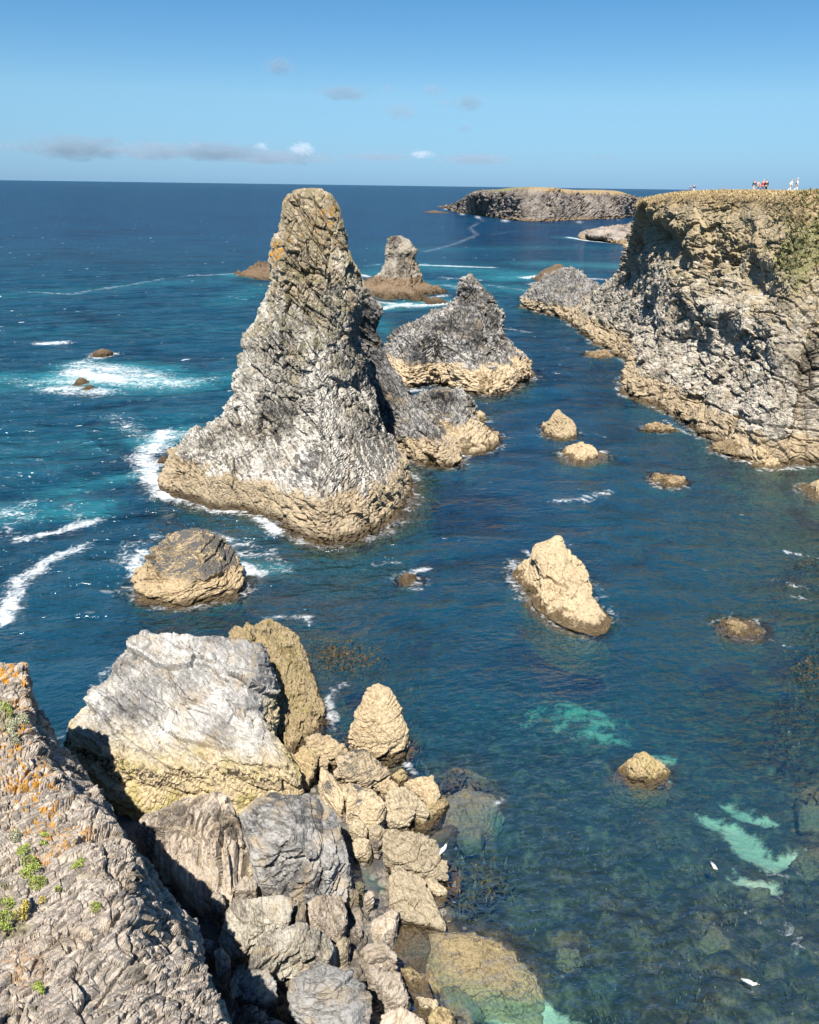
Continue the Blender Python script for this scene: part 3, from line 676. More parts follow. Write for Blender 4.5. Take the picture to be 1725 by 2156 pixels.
fb = [p + np.array((-1.2, 2.4, -.5)) for p in F_[0]]; fb = [np.array((p[0], p[1], p[2] - (3 if 1 < k < 6 else 1))) for k, p in enumerate(fb)]
fb2 = [np.array((p[0] - 1.5, p[1] + 2.5, min(p[2] - 6, -1))) for p in fb]
F_ = [fb2, fb] + F_
fnet = [[F_[k][j] for k in range(len(F_))] for j in range(8)]
fu = np.concatenate((np.linspace(0, 2, 36), np.linspace(2, 11, 440)[1:]))
fv = np.concatenate((np.linspace(0, 1, 30), np.linspace(1, 5, 330)[1:], np.linspace(5, 7, 40)[1:]))
def lich(u, v, P):
    n = .6 * np.exp(-((v - 2.3) / .55) ** 2) * (u < 6.2) + .9 * np.exp(-((u - 2.2) / 1.0) ** 2) * (v < 3.1) + .55 * np.exp(-((u - 4.0) / 1.8) ** 2) * (v < 3) + .5 * np.exp(-((u - 8.0) / 1.0) ** 2 - ((v - 1.5) / .6) ** 2)
    return np.clip(n, 0, 1) * sstep(.25, .6, n)
def fveg(u, v, P):
    n = .9 * np.exp(-((u - 3.4) / .45) ** 2 - ((v - 2.1) / .55) ** 2) + .6 * np.exp(-((u - 7) / 1.4) ** 2 - ((v - 1.4) / .45) ** 2) + .45 * np.exp(-((u - 9.3) / .9) ** 2 - ((v - 1.7) / .5) ** 2)
    return np.clip(n, 0, 1)
fore, FG = net_sheet('foreground_cliff', fnet, len(fu), len(fv), M['fore'], .95, 77, 'rough pinkish grey cliff ridge with orange lichen filling the lower left corner', cat='cliff', umap=fu, vmap=fv,
                     attrs={'lichen': lich, 'veg': fveg}, dip=-102, strike=-30, aniso=(.5, .5, 1.15), big=.5, fine=.5, crack=1.6, amp=1.0, fineoct=1, vary=.35, fiss=.18,
                     fade=lambda u, v, P: .55 + .45 * sstep(1.2, 2.2, u))
FP = FG.reshape(-1, 3)

# ---- the great needle
needle = empty('sea_stack', at_z(640, 1040, 0))
tag(needle, 'tallest pale rock needle with a flat crown, standing left of centre in the sea', 'sea stack')
stack('rock_spire', S3((138, 612), (150, 690), (290, 722), (400, 772), (520, 772), (640, 812), (750, 852), (830, 925), (905, 952), (1000, 937), (1130, 892), (1270, 812), (1342, 722), (1352, 660)),
      [(985, 346, 858), (960, 352, 850), (930, 388, 826), (900, 440, 808), (870, 468, 797), (827, 490, 783), (790, 502, 772), (760, 511, 764), (741, 512, 760), (715, 510, 752), (690, 528, 754), (660, 543, 760), (630, 558, 768), (600, 570, 766),
       (570, 566, 757), (540, 568, 742), (513, 572, 731), (484, 588, 726), (447, 595, 715), (428, 598, 707), (413, 606, 701), (405, 616, 692)],
      M['spire'], 2.1, 11, None, None, ytop=-2, back=.75, topdepth=.95, nu=520, nv=400, parent=needle, sq=2.4, dip=-58, strike=12, aniso=(.9, .9, 2.0), big=.5, holes=.42, fine=1.1, crack=1.4, fiss=.5, lean=1.0, amp=.86, gpow=1.15)
stack('rock_buttress', [(798, 930), (812, 940), (850, 962), (900, 980), (945, 985), (962, 970)],
      [(950, 800, 960), (905, 806, 936), (870, 802, 897), (827, 798, 859), (790, 794, 838), (754, 786, 817), (725, 772, 805), (701, 758, 797), (675, 744, 794), (650, 738, 799), (620, 740, 780), (598, 744, 764)],
      M['butt'], 2.6, 23, None, None, ytop=1, back=.8, topdepth=1.0, nu=260, nv=260, parent=needle, dip=-58, strike=12, aniso=(.9, .9, 2.0), big=.45, fine=1.3, holes=.15)
stack('rock_web', [(740, 905), (780, 915), (820, 915), (850, 900)], [(860, 745, 835), (800, 745, 815), (750, 740, 800), (700, 735, 785), (660, 735, 775), (630, 738, 765)],
      M['butt'], 2.2, 24, None, None, ytop=0, back=.8, topdepth=1.0, nu=120, nv=120, parent=needle, dip=-58, strike=12, big=.45, fine=1.2)
tag(needle.children[1], 'darker outer buttress behind the black cleft')

# ---- the other stacks and skerries
stack('sea_stack', [(815, 772), (838, 812), (860, 822), (900, 806), (940, 806), (985, 830), (1035, 834), (1088, 806), (1113, 786)],
      [(778, 816, 1113), (762, 817, 1114), (741, 818, 1106), (724, 826, 1078), (708, 838, 1066), (695, 850, 1062), (680, 880, 1056), (663, 912, 1050), (645, 944, 1036), (621, 964, 1026), (598, 969, 1013), (584, 978, 1002), (576, 984, 996)],
      M['dark'], 2.3, 31, 'dark grey pointed stack with a tan foot, right behind the tallest needle', 'sea stack', ytop=0, back=.8, topdepth=.9, nu=330, nv=270, fiss=.7, dip=-55, strike=15, aniso=(1.1, 1.1, 2.2), big=1.0, fine=1.4, sq=2.2, amp=1.2, group='sea stacks in the bay', lean=.8)
stack('sea_stack', [(868, 850), (890, 900), (930, 940), (962, 950), (1000, 951), (1029, 936)],
      [(915, 866, 1028), (893, 866, 1016), (872, 868, 1009), (855, 872, 1000), (840, 882, 990), (828, 905, 976)],
      M['butt'], 2.2, 37, 'low grey hump with a tan foot, touching the right side of the tallest needle', 'sea stack', ytop=-4, back=.7, nu=220, nv=140, dip=-58, strike=12, aniso=(1.1, 1.1, 2.2), big=.8, fine=1.3, group='sea stacks in the bay')
stack('sea_stack', [(762, 600), (776, 626), (798, 622), (817, 635), (842, 622), (867, 630), (884, 621), (905, 641), (936, 616)],
      [(609, 762, 934), (604, 766, 924), (599, 776, 906), (595, 798, 892), (584, 805, 887), (570, 811, 882), (557, 816, 879), (546, 820, 874), (538, 818, 870), (529, 816, 879), (521, 816, 874), (512, 817, 866), (503, 818, 858), (498, 826, 848)],
      M['reef'], 1.9, 41, 'grey block like a sitting animal on a brown reef, small behind the tallest needle', 'sea stack', ytop=2, back=.8, topdepth=.8, nu=240, nv=200, big=.6, fine=1.3, amp=1.1, fiss=.5, group='sea stacks in the bay')
stack('skerry', [(1116, 640), (1135, 655), (1165, 664), (1200, 672), (1262, 660)],
      [(630, 1121, 1256), (612, 1130, 1252), (600, 1142, 1244), (585, 1158, 1228), (574, 1168, 1216), (567, 1186, 1204)],
      M['butt'], 1.9, 43, 'pale grey double hump at the seaward foot of the broad right cliff', 'rock', ytop=3, back=.8, nu=260, nv=140, big=1.1, fine=1.4, amp=1.5, vary=.25, fiss=.7, group='skerries off the headland')
stack('skerry', [(1134, 590), (1150, 598), (1185, 600), (1212, 590)], [(584, 1138, 1208), (574, 1148, 1202), (564, 1160, 1190), (557, 1170, 1180)],
      M['brownrock'], 2.2, 44, 'brown knob behind the pale double hump beside the right cliff', 'rock', ytop=2, nu=160, nv=90, big=1.1, amp=1.3, fiss=.5, group='skerries off the headland')
stack('skerry', [(520, 574), (535, 586), (560, 590), (600, 588), (640, 580)], [(570, 526, 632), (562, 536, 620), (556, 545, 600), (553, 562, 585)],
      M['brownrock'], 2.0, 45, 'dark brown reef peeping out behind the left side of the tallest needle', 'rock', ytop=2, nu=160, nv=90, big=1.1, amp=1.3, fiss=.5, group='skerries off the headland')
stack('skerry', [(196, 748), (210, 752), (225, 750), (234, 746)], [(742, 198, 232), (738, 204, 226), (735, 210, 220)], M['brownrock'], 1.0, 46,
      'small black rock just above the large white patch of surf on the left', 'rock', nu=90, nv=50, big=.9, under=2, group='surf rocks')
for k, (x, y, w, h, l) in enumerate([(170, 806, 11, 11, 'larger black rock tip showing through the white surf on the left'), (186, 818, 9, 7, 'right hand black rock tip low in the white surf'), (162, 812, 6, 5, 'smallest black rock tip at the lower left in the white surf')]):
    stack('skerry', [(x - w, y), (x - w * .3, y + 4), (x + w * .4, y + 4), (x + w, y)], [(y - h * .5, x - w * .8, x + w * .8), (y - h, x - w * .3, x + w * .4)], M['brownrock'], .7, 47 + k, l, 'rock', nu=60, nv=36, big=.9, under=2, group='surf rocks')
stack('skerry', [(898, 636), (908, 642), (925, 641), (934, 634)], [(632, 904, 932), (628, 910, 926), (625, 914, 920)], M['brownrock'], 1.6, 52, 'dark rock tip in the white water below the block like a sitting animal', 'rock', nu=80, nv=40, under=2, group='surf rocks')
stack('skerry', [(330, 972), (338, 976), (348, 977), (356, 972)], [(968, 334, 354), (963, 338, 350), (959, 343, 348)], M['brownrock'], .9, 53, 'dark rock nub in the surf at the left foot of the tallest needle', 'rock', nu=70, nv=40, under=2, group='surf rocks')
stack('skerry', [(908, 447), (913, 449), (920, 449), (925, 447)], [(445, 911, 922), (443, 914, 919)], M['brownrock'], 2.0, 54, 'tiny black rock breaking the swell left of the far headland', 'rock', nu=50, nv=30, under=2, group='surf rocks')
stack('skerry', [(1152, 907), (1158, 918), (1175, 924), (1195, 925), (1209, 912)], [(900, 1154, 1207), (890, 1157, 1202), (880, 1162, 1195), (870, 1167, 1184), (863, 1173, 1179)],
      M['tan'], 1.0, 55, 'smooth tan pointed rock in the channel, the upper one of a close pair', 'rock', nu=160, nv=110, big=.5, fine=1.1, under=2.5, sq=2.2, group='tan rocks in the channel')
stack('skerry', [(1185, 968), (1192, 976), (1215, 981), (1240, 977), (1251, 950)], [(962, 1188, 1244), (952, 1192, 1250), (943, 1200, 1246), (936, 1208, 1232), (929, 1214, 1224)],
      M['tan'], .8, 56, 'lumpy tan rock in the channel, the lower one of a close pair', 'rock', nu=150, nv=90, big=1.2, fine=1.2, cuts=5, under=2, group='tan rocks in the channel')
stack('skerry', S6((190, 215), (205, 330), (250, 425), (330, 470), (400, 488), (460, 496), (495, 430)), [(1270, 1126, 1258), (1245, 1131, 1254), (1220, 1133, 1246), (1200, 1132, 1236), (1188, 1128, 1216), (1170, 1126, 1200), (1155, 1132, 1194), (1142, 1152, 1189), (1130, 1167, 1182)],
      M['tan'], 1.5, 57, 'large smooth tan rock with pointed head alone in the channel', 'rock', ytop=1.2, back=.10, nu=260, nv=190, big=.35, fine=.9, sq=2.3, amp=.8, under=3, topdepth=.7, group='tan rocks in the channel')
stack('skerry', S3((-18, 1150), (20, 1190), (120, 1225), (250, 1240), (330, 1250), (420, 1232), (520, 1140)), [(1215, 282, 508), (1195, 292, 502), (1175, 304, 496), (1160, 314, 490), (1145, 324, 470), (1134, 338, 446), (1124, 360, 415)],
      M['tancap'], 2.0, 58, 'squat layered tan rock with a black crown, below the foot of the tallest needle', 'rock', ytop=1.2, back=.6, nu=300, nv=190, big=.35, fine=1.0, sq=3, cuts=9, dip=18, strike=40, aniso=(.7, .7, 2.8), topdepth=.8, under=3, group='tan rocks in the channel')
stack('skerry', [(842, 1222), (848, 1229), (858, 1232), (870, 1229), (876, 1220)], [(1219, 845, 870), (1214, 848, 864), (1207, 850, 860)], M['brownrock'], .7, 59, 'awash rock with a small tan tip and swirl of foam in mid channel', 'rock', nu=110, nv=60, under=2, amp=.7, group='tan rocks in the channel')
stack('skerry', S6((552, 1085), (575, 1112), (640, 1122), (720, 1118), (765, 1090)), [(1615, 1318, 1400), (1602, 1332, 1384), (1592, 1342, 1372), (1585, 1348, 1364)],
      M['weedy'], 1.0, 60, 'small yellowish pyramid of rock barely above the clear water, right of the boulders', 'rock', nu=150, nv=90, big=.7, under=1.8, group='low rocks in the clear cove')
stack('skerry', [(1527, 1322), (1538, 1340), (1562, 1346), (1590, 1340), (1602, 1322)], [(1322, 1532, 1590), (1315, 1536, 1570), (1308, 1540, 1552)], M['reefledge'], .7, 61, 'low brown weedy rock awash in the dark water near the right edge', 'rock', nu=120, nv=60, under=1.5, group='low rocks in the clear cove')
stack('skerry', [(1706, 1036), (1712, 1050), (1730, 1056), (1760, 1050), (1790, 1030)], [(1030, 1707, 1780), (1022, 1712, 1770), (1015, 1722, 1755)], M['tan'], .9, 62, 'tan rock cut by the right edge of the picture below the broad cliff', 'rock', nu=120, nv=60, under=2, group='low rocks in the clear cove')
stack('skerry', [(1236, 747), (1252, 754), (1275, 755), (1291, 749)], [(746, 1240, 1288), (742, 1250, 1280)], M['reefledge'], .7, 63, 'flat brown reef awash beside the left foot of the broad right cliff', 'rock', nu=90, nv=40, under=1.5, amp=1.5, big=1.6, vary=.2, fiss=.25, group='low rocks in the clear cove')
stack('skerry', [(1500, 946), (1520, 956), (1555, 966), (1585, 962)], [(945, 1508, 1588), (938, 1525, 1580)], M['reefledge'], .7, 64, 'brown ledge with surf running over it at the foot of the broad right cliff', 'rock', nu=100, nv=50, under=1.5, amp=1.5, big=1.6, vary=.2, fiss=.25, group='low rocks in the clear cove')
stack('skerry', [(1585, 978), (1600, 984), (1625, 987), (1634, 970)], [(970, 1588, 1634), (955, 1592, 1632), (942, 1600, 1626), (935, 1608, 1620)], M['tan'], 1.1, 65, 'rounded tan boulder at the surf line under the broad right cliff', 'rock', nu=120, nv=70, under=2, big=.8, group='low rocks in the clear cove')
stack('skerry', S2((1076, 985), (1110, 993), (1150, 993), (1185, 980)), [(898, 1362, 1414), (895, 1372, 1404)], M['reefledge'], .6, 66, 'thin tan ledge awash left of the broad cliff foot', 'rock', nu=80, nv=36, under=1.5, amp=1.5, big=1.6, vary=.2, fiss=.25, group='low rocks in the clear cove')
stack('skerry', [(1376, 1010), (1390, 1020), (1415, 1024), (1436, 1012)], [(1008, 1384, 1430), (1005, 1394, 1420)], M['reefledge'], .6, 67, 'brown rock awash with foam in the dark water left of the cliff foot', 'rock', nu=80, nv=36, under=1.5, amp=1.5, big=1.6, vary=.2, fiss=.25, group='low rocks in the clear cove')

# ---- far headland and spit
far = [(935, 437), (960, 446), (1015, 454), (1060, 460), (1100, 465), (1150, 466), (1215, 463), (1280, 461), (1311, 459), (1350, 452), (1420, 445)]
tops = [(933, 434), (962, 424), (990, 406), (1040, 401), (1083, 397), (1140, 398), (1200, 403), (1254, 403), (1305, 406), (1350, 420), (1420, 424)]
fn2 = []
for (bx, by), (tx, ty) in zip(far, tops):
    b = at_z(bx, by); t = at_y(tx, ty, b[1] + 46)
    m1 = lerp3(b, t, .30); m1 = np.array((m1[0], b[1] + 8, b[2] + (t[2] - b[2]) * .42)); m2 = np.array((t[0], b[1] + 20, b[2] + (t[2] - b[2]) * .86))
    t2 = np.array((t[0] + 4, b[1] + 48, t[2])); t3 = np.array((t[0] + 20, t[1] + 110, t[2] * .95)); t4 = np.array((t[0] + 30, t[1] + 160, -3))
    fn2.append([b + np.array((0, -4, -5)), b, m1, m2, t2, t3, t4])
fn2 = [[np.array((p[0] - 25, p[1] + 40, min(p[2], -2))) for p in fn2[0]]] + fn2
fnet2 = [[c[j] for c in fn2] for j in range(7)]
net_sheet('far_headland', fnet2, 420, 130, M['far'], 9, 91, 'long low brown headland with a green top lying across the horizon', cat='headland',
          umap=np.linspace(0, 11, 420), vmap=np.concatenate((np.linspace(0, 4, 100), np.linspace(4, 6, 31)[1:])),
          attrs={'veg': lambda u, v, P: sstep(3.1, 3.8, v) * .95, 'dry': lambda u, v, P: sstep(3.0, 3.6, v) * .5 * sstep(5, 6, u) + .4 * sstep(2.2, 3.2, v), 'heath': lambda u, v, P: u * 0}, big=.8, fine=1.3, holes=.2, dip=25, strike=0,
          fade=lambda u, v, P: (1 - .9 * sstep(3.4, 4.0, v)) * sstep(0, 1.2, u))
stack('skerry', [(1203, 502), (1260, 505), (1300, 509), (1330, 516), (1420, 516)], [(496, 1212, 1400), (488, 1240, 1390), (482, 1268, 1380), (475, 1320, 1372)], M['far'], 4.5, 95, 'low grey brown spit reaching out left of the broad cliff, below the far headland', 'rock', ytop=20, back=.8, nu=240, nv=70, big=.8, group='skerries off the headland')

# ------------------------------------------------------------------ boulders on the shore, upper outlines surveyed one by one
def S4p(*p): return S4(*p)
UPN = (-.05, -.42, .90)
# the great pale boulder
boulder('boulder', S4((292, 640), (320, 520), (395, 425), (480, 345), (490, 270), (600, 165), (720, 122), (830, 118), (960, 128), (1060, 150), (1110, 240), (1110, 340), (1085, 430), (1120, 560), (1170, 640), (1235, 720), (1225, 790), (1000, 830), (800, 850), (650, 900), (520, 880), (400, 800), (330, 720)),
        3.4, (-.05, -.50, .86), 2.2, 4.2, M['greycap'], 2.6, 201, 'biggest boulder on the shore, silvery white above and tan below with black specks', 'boulder', ds=.085, flare=1.1, flat=3.4, cuts=4, shrink=1.03, vary=.3, fiss=.18, amp=.5, big=.6, fine=1.3, crack=.8, dip=-35, strike=40, aniso=(.6, .6, 2.4), group='boulders on the shore')
boulder('boulder', S4((980, 140), (1060, 112), (1150, 115), (1240, 155), (1295, 220), (1305, 300), (1335, 400), (1370, 480), (1345, 580), (1310, 660), (1270, 760), (1180, 780), (1080, 700), (1020, 560), (990, 420), (1000, 300), (970, 200)),
        1.7, (.42, -.36, .83), .7, 3.2, M['weedy'], 1.3, 202, 'weed covered yellow brown rock leaning on the right flank of the biggest boulder', 'boulder', ds=.075, amp=1.0, big=.8, fine=1.4, group='boulders on the shore')
boulder('boulder', SC((1240, 1270), (1340, 1200), (1440, 1150), (1560, 1100), (1700, 1140), (1830, 1220), (1925, 1330), (1950, 1500), (1930, 1700), (1905, 1850), (1850, 1950), (1790, 2040), (1700, 2010), (1600, 1950), (1400, 1800), (1150, 1600), (1050, 1400)),
        2.6, (-.22, -.42, .87), 1.3, 3.6, M['brownblock'], 1.5, 203, 'grey boulder half hidden in the black shadow of the cliff ridge', 'boulder', ds=.07, amp=.85, dip=-75, strike=-20, aniso=(.5, .5, 1.9), big=.5, fine=.7, crack=1.4, fiss=.2, soft=.05, cuts=9, group='boulders on the shore')
boulder('boulder', SB((45, 290), (90, 225), (200, 215), (330, 190), (480, 215), (600, 205), (720, 330), (810, 420), (850, 560), (880, 640), (930, 790), (900, 880), (820, 970), (680, 1000), (520, 1000), (400, 930), (230, 900), (190, 760), (150, 600), (90, 440)),
        3.2, (.10, -.45, .88), 1.1, 3.6, M['dkgrey'], 1.5, 204, 'dark folded grey boulder with a smooth silvery crest, in front of the biggest boulder', 'boulder', ds=.065, amp=.85, dip=40, strike=50, aniso=(.5, .5, 1.8), big=.6, fine=.7, crack=1.4, fiss=.2, soft=.05, cuts=9, group='boulders on the shore')
boulder('boulder', S5((395, 700), (425, 600), (470, 490), (540, 437), (600, 465), (640, 530), (665, 590), (680, 650), (660, 730), (600, 778), (520, 770), (430, 745)),
        1.9, (-.1, -.75, .66), .5, 2.2, M['tan'], .9, 205, 'upright egg shaped tan boulder with its foot in the water, right of the biggest boulder', 'boulder', ds=.06, amp=.75, big=.4, fine=.8, fiss=.1, crack=1.3, smooth=0, dip=20, strike=30, aniso=(.6, .6, 2.2), group='boulders on the shore')
PILE = [  # outline, height, normal, dome, thickness, material, block size, label
    (S5((165, 720), (230, 690), (300, 690), (360, 720), (400, 760), (330, 800), (250, 800), (190, 780)), 1.2, (0, -.3, .95), .35, 1.6, 'tan', .9, 'tan knob between the biggest boulder and the egg shaped boulder'),
    (S5((285, 870), (330, 810), (400, 765), (470, 760), (540, 790), (600, 850), (618, 880), (560, 920), (490, 950), (420, 925), (350, 905)), 1.4, (.1, -.4, .9), .3, 1.0, 'patch', 1.0, 'tan slab with a black lichen cap, just below the egg shaped boulder'),
    (S5((85, 800), (130, 750), (180, 730), (235, 790), (240, 850), (215, 910), (180, 950), (130, 950), (95, 890)), 1.1, (.1, -.4, .9), .3, 1.3, 'weedy', .8, 'rock streaked with bright green weed at the right foot of the biggest boulder'),
    (S5((225, 930), (245, 850), (290, 870), (350, 920), (370, 980), (372, 1050), (345, 1100), (310, 1060), (260, 1000)), 1.5, (-.1, -.5, .86), .3, 1.2, 'patch', .8, 'upright tan block with a dark grey patch, beside the dark folded boulder'),
    (S5((355, 915), (420, 930), (480, 950), (560, 1000), (583, 1050), (570, 1100), (520, 1140), (470, 1130), (440, 1090), (400, 1080), (370, 1090), (375, 1000)), 1.5, (0, -.5, .86), .3, 1.2, 'patch', .9, 'broad tan block with a round grey patch in the middle of the pale heap'),
    (S5((570, 1000), (640, 1010), (700, 1050), (733, 1080), (700, 1130), (640, 1140), (585, 1130), (580, 1060)), .9, (0, -.35, .93), .2, 1.0, 'slab', .7, 'low pale block under the leaning thin slab'),
    (S5((578, 985), (620, 962), (700, 970), (750, 1000), (812, 1070), (797, 1102), (720, 1070), (640, 1030)), 1.15, (.15, -.45, .88), .08, .35, 'slab', .6, 'thin leaning tan slab pointing to the water'),
    (S5((650, 945), (700, 918), (760, 905), (820, 910), (850, 950), (855, 990), (830, 1035), (805, 1050), (760, 1000), (700, 965)), .9, (0, -.4, .92), .25, 1.2, 'tan', .7, 'yellowish tan block at the water edge behind the thin leaning slab'),
    (S5((545, 940), (590, 915), (630, 930), (650, 965), (600, 985), (560, 970)), .9, (0, -.3, .95), .15, .8, 'tan', .5, 'small tan wedge behind the thin leaning slab'),
    (S5((385, 1130), (420, 1108), (470, 1115), (495, 1150), (490, 1200), (440, 1212), (395, 1185)), .9, (0, -.35, .93), .25, .8, 'slab', .5, 'rounded pale stone right of the dark folded boulder'),
    (S5((490, 1165), (520, 1140), (560, 1150), (570, 1185), (545, 1210), (500, 1205)), .75, (0, -.35, .93), .2, .7, 'slab', .45, 'small round pale stone beside the top of the two long slabs'),
    (S5((405, 1215), (450, 1208), (500, 1220), (512, 1270), (490, 1300), (425, 1305), (410, 1260)), .7, (0, -.45, .9), .2, .8, 'slab', .45, 'square yellowish stone above the dark gravel pool'),
    (S5((510, 1215), (545, 1210), (560, 1240), (540, 1260), (510, 1250)), .55, (0, -.35, .93), .12, .5, 'brownblock', .4, 'little brown stone wedged beside the square yellowish stone'),
    (S5((555, 1145), (600, 1130), (680, 1165), (760, 1190), (830, 1230), (868, 1290), (900, 1340), (897, 1430), (850, 1410), (800, 1420), (700, 1375), (600, 1320), (548, 1265)), 1.0, (.20, -.45, .87), .25, .9, 'slab', .8, 'large pale slab with dark stripes jutting over the water'),
    (S5((590, 1330), (650, 1345), (720, 1370), (760, 1400), (800, 1470), (840, 1560), (880, 1650), (893, 1695), (820, 1665), (720, 1640), (640, 1610), (598, 1540)), .7, (.15, -.45, .88), .22, .8, 'slab', .8, 'pointed pale slab lying under the striped slab, its tip in the water'),
    (S5((770, 1410), (830, 1425), (880, 1460), (897, 1490), (850, 1502), (800, 1480)), .35, (.1, -.35, .93), .12, .6, 'slab', .5, 'small wedge poking out between the striped slab and the pointed slab'),
    (S5((710, 1100), (760, 1080), (830, 1020), (880, 1000), (905, 1040), (860, 1100), (800, 1170), (740, 1170)), .22, (.2, -.2, .95), .15, 1.0, 'weedy', .7, 'olive weedy block at the water edge under the thin leaning slab'),
    (S5((650, 1860), (690, 1845), (740, 1870), (800, 1920), (838, 2000), (800, 2012), (720, 1980), (660, 1920)), .12, (.1, -.15, .98), .12, 1.0, 'weedy', .6, 'yellow weedy block low in the water near the bottom of the heap'),
    (S4((905, 1400), (930, 1330), (985, 1260), (1060, 1240), (1160, 1215), (1225, 1215), (1240, 1290), (1215, 1380), (1140, 1420), (1050, 1470), (1020, 1530), (960, 1500), (915, 1450)), 2.3, (-.1, -.45, .89), .45, 2.4, 'striate', 1.0, 'pale block with fine upright stripes below the dark folded boulder'),
    (S4((1035, 1590), (1030, 1530), (1060, 1480), (1150, 1420), (1250, 1380), (1340, 1375), (1400, 1410), (1420, 1480), (1390, 1530), (1290, 1510), (1200, 1510), (1110, 1560)), 2.5, (.05, -.42, .9), .3, 1.1, 'striate', .9, 'long striped slab lying aslant below the pale striped block'),
    (SB((385, 1700), (395, 1540), (500, 1480), (640, 1500), (780, 1550), (900, 1590), (1020, 1640), (1060, 1740), (1085, 1850), (1080, 2000), (1040, 2120), (820, 2160), (700, 2050), (560, 1960), (440, 1860)), 2.5, (0, -.40, .91), .6, 2.2, 'dkgrey', 1.0, 'broad boulder with a frosty white crest at the bottom edge'),
    (S4((985, 1640), (1010, 1590), (1060, 1570), (1130, 1575), (1165, 1620), (1170, 1680), (1110, 1720), (1030, 1715), (990, 1690)), 1.9, (-.1, -.4, .9), .4, 1.6, 'dkgrey', .7, 'rounded dark boulder left of the frosty crested boulder'),
    (S4((960, 1720), (1040, 1710), (1110, 1740), (1200, 1780), (1300, 1800), (1320, 1900), (1150, 1930), (960, 1930)), 1.9, (-.1, -.4, .9), .4, 2.0, 'brownblock', .8, 'brown broken block cut by the bottom edge, left of the frosty boulder'),
    (S4((968, 1640), (985, 1580), (1010, 1535), (1035, 1550), (1030, 1590), (1005, 1620), (975, 1680)), 2.4, (.3, -.3, .9), .1, .5, 'striate', .4, 'narrow upright splinter beside the end of the long striped slab'),
    (S5((190, 1500), (250, 1480), (330, 1480), (385, 1500), (395, 1560), (385, 1640), (350, 1720), (300, 1700), (250, 1650), (190, 1620), (175, 1560)), 1.9, (0, -.4, .91), .3, 1.6, 'brownblock', .7, 'reddish brown block right of the upright striped block'),
    (S5((105, 1620), (140, 1530), (165, 1500), (180, 1560), (175, 1640), (140, 1660), (105, 1660)), 1.8, (-.1, -.5, .86), .2, 1.4, 'striate', .5, 'slim tan block standing between the striped block and the reddish block'),
    (S5((230, 1655), (300, 1700), (335, 1740), (320, 1810), (270, 1840), (200, 1830), (160, 1780), (180, 1700)), 2.0, (0, -.4, .91), .3, 1.4, 'brownblock', .7, 'brown block at the right end of the long striped slab'),
    (S5((320, 1815), (340, 1730), (375, 1705), (398, 1720), (390, 1780), (360, 1810)), 1.5, (0, -.4, .91), .15, 1.0, 'slab', .45, 'small upright tan block by the black crack below the gravel pool'),
    (S5((395, 1700), (405, 1660), (440, 1650), (470, 1690), (450, 1720)), .8, (0, -.3, .95), .1, .6, 'brownblock', .4, 'pinkish stone by the black crack beside the gravel pool'),
    (S5((500, 1660), (530, 1610), (600, 1570), (650, 1590), (655, 1640), (620, 1690), (560, 1730), (515, 1730)), .8, (0, -.3, .95), .35, 1.0, 'brownblock', .6, 'round brown boulder at the lower end of the gravel pool'),
    (S5((440, 1780), (500, 1750), (570, 1750), (620, 1770), (652, 1820), (640, 1840), (560, 1820), (470, 1830)), 1.25, (0, -.35, .93), .1, .6, 'brownblock', .6, 'flat grey brown slab below the round brown boulder'),
    (S5((455, 1800), (540, 1830), (620, 1850), (680, 1920), (722, 1990), (700, 2040), (640, 2050), (570, 2000), (500, 1930), (460, 1860)), 1.0, (.05, -.38, .92), .25, 1.2, 'brownblock', .8, 'grey brown leaf shaped boulder near the bottom with a green weed patch beside it'),
    (S5((725, 2000), (770, 2010), (845, 2040), (848, 2070), (820, 2085), (760, 2050)), .3, (.05, -.3, .95), .12, .6, 'slab', .4, 'narrow greenish stone lying in the shallows at the bottom'),
    (S5((545, 2080), (620, 2060), (700, 2060), (770, 2090), (790, 2150), (760, 2220), (560, 2220), (530, 2140)), 1.0, (0, -.35, .93), .3, 1.4, 'brownblock', .7, 'pale brown boulder cut by the bottom edge right of the frosty boulder'),
    (S5((770, 2090), (830, 2060), (900, 2080), (950, 2130), (970, 2200), (800, 2220)), .25, (0, -.2, .98), .2, 1.0, 'weedy', .6, 'yellow brown weedy boulder at the bottom edge in the shallows'),
    (S5((400, 1500), (420, 1475), (450, 1490), (445, 1530), (415, 1530)), .55, (0, -.3, .95), .1, .3, 'dkgrey', .3, 'blue grey flat stone at the top of the gravel pool'),
    (S5((460, 1510), (500, 1475), (530, 1480), (520, 1510), (475, 1535)), .5, (0, -.3, .95), .1, .3, 'brownblock', .3, 'pinkish lens shaped stone in the gravel pool'),
    (S5((400, 1450), (440, 1435), (480, 1445), (470, 1470), (420, 1475)), .5, (0, -.3, .95), .08, .3, 'sunkpale', .3, 'greenish flat stone in the gravel pool'),
    (S4((905, 1490), (930, 1470), (965, 1500), (960, 1560), (940, 1620), (915, 1600)), 2.2, (0, -.4, .9), .2, 1.2, 'brownblock', .5, 'reddish brown stone wedged left of the long striped slab'),
    (S4((1010, 1060), (1060, 1050), (1080, 1100), (1060, 1160), (1010, 1180), (1000, 1120)), 1.6, (0, -.45, .9), .2, 1.0, 'slab', .5, 'tan block in the gap under the left of the dark folded boulder'),
    (S4((985, 1200), (1040, 1180), (1090, 1200), (1080, 1240), (1010, 1250), (975, 1240)), 2.0, (0, -.45, .9), .2, 1.0, 'brownblock', .5, 'grey tan stone on top of the pale striped block'),
    (S4((880, 1240), (920, 1230), (945, 1280), (935, 1320), (900, 1330)), 2.0, (-.2, -.4, .9), .2, 1.4, 'brownblock', .5, 'grey stone at the edge of the black shadow'),
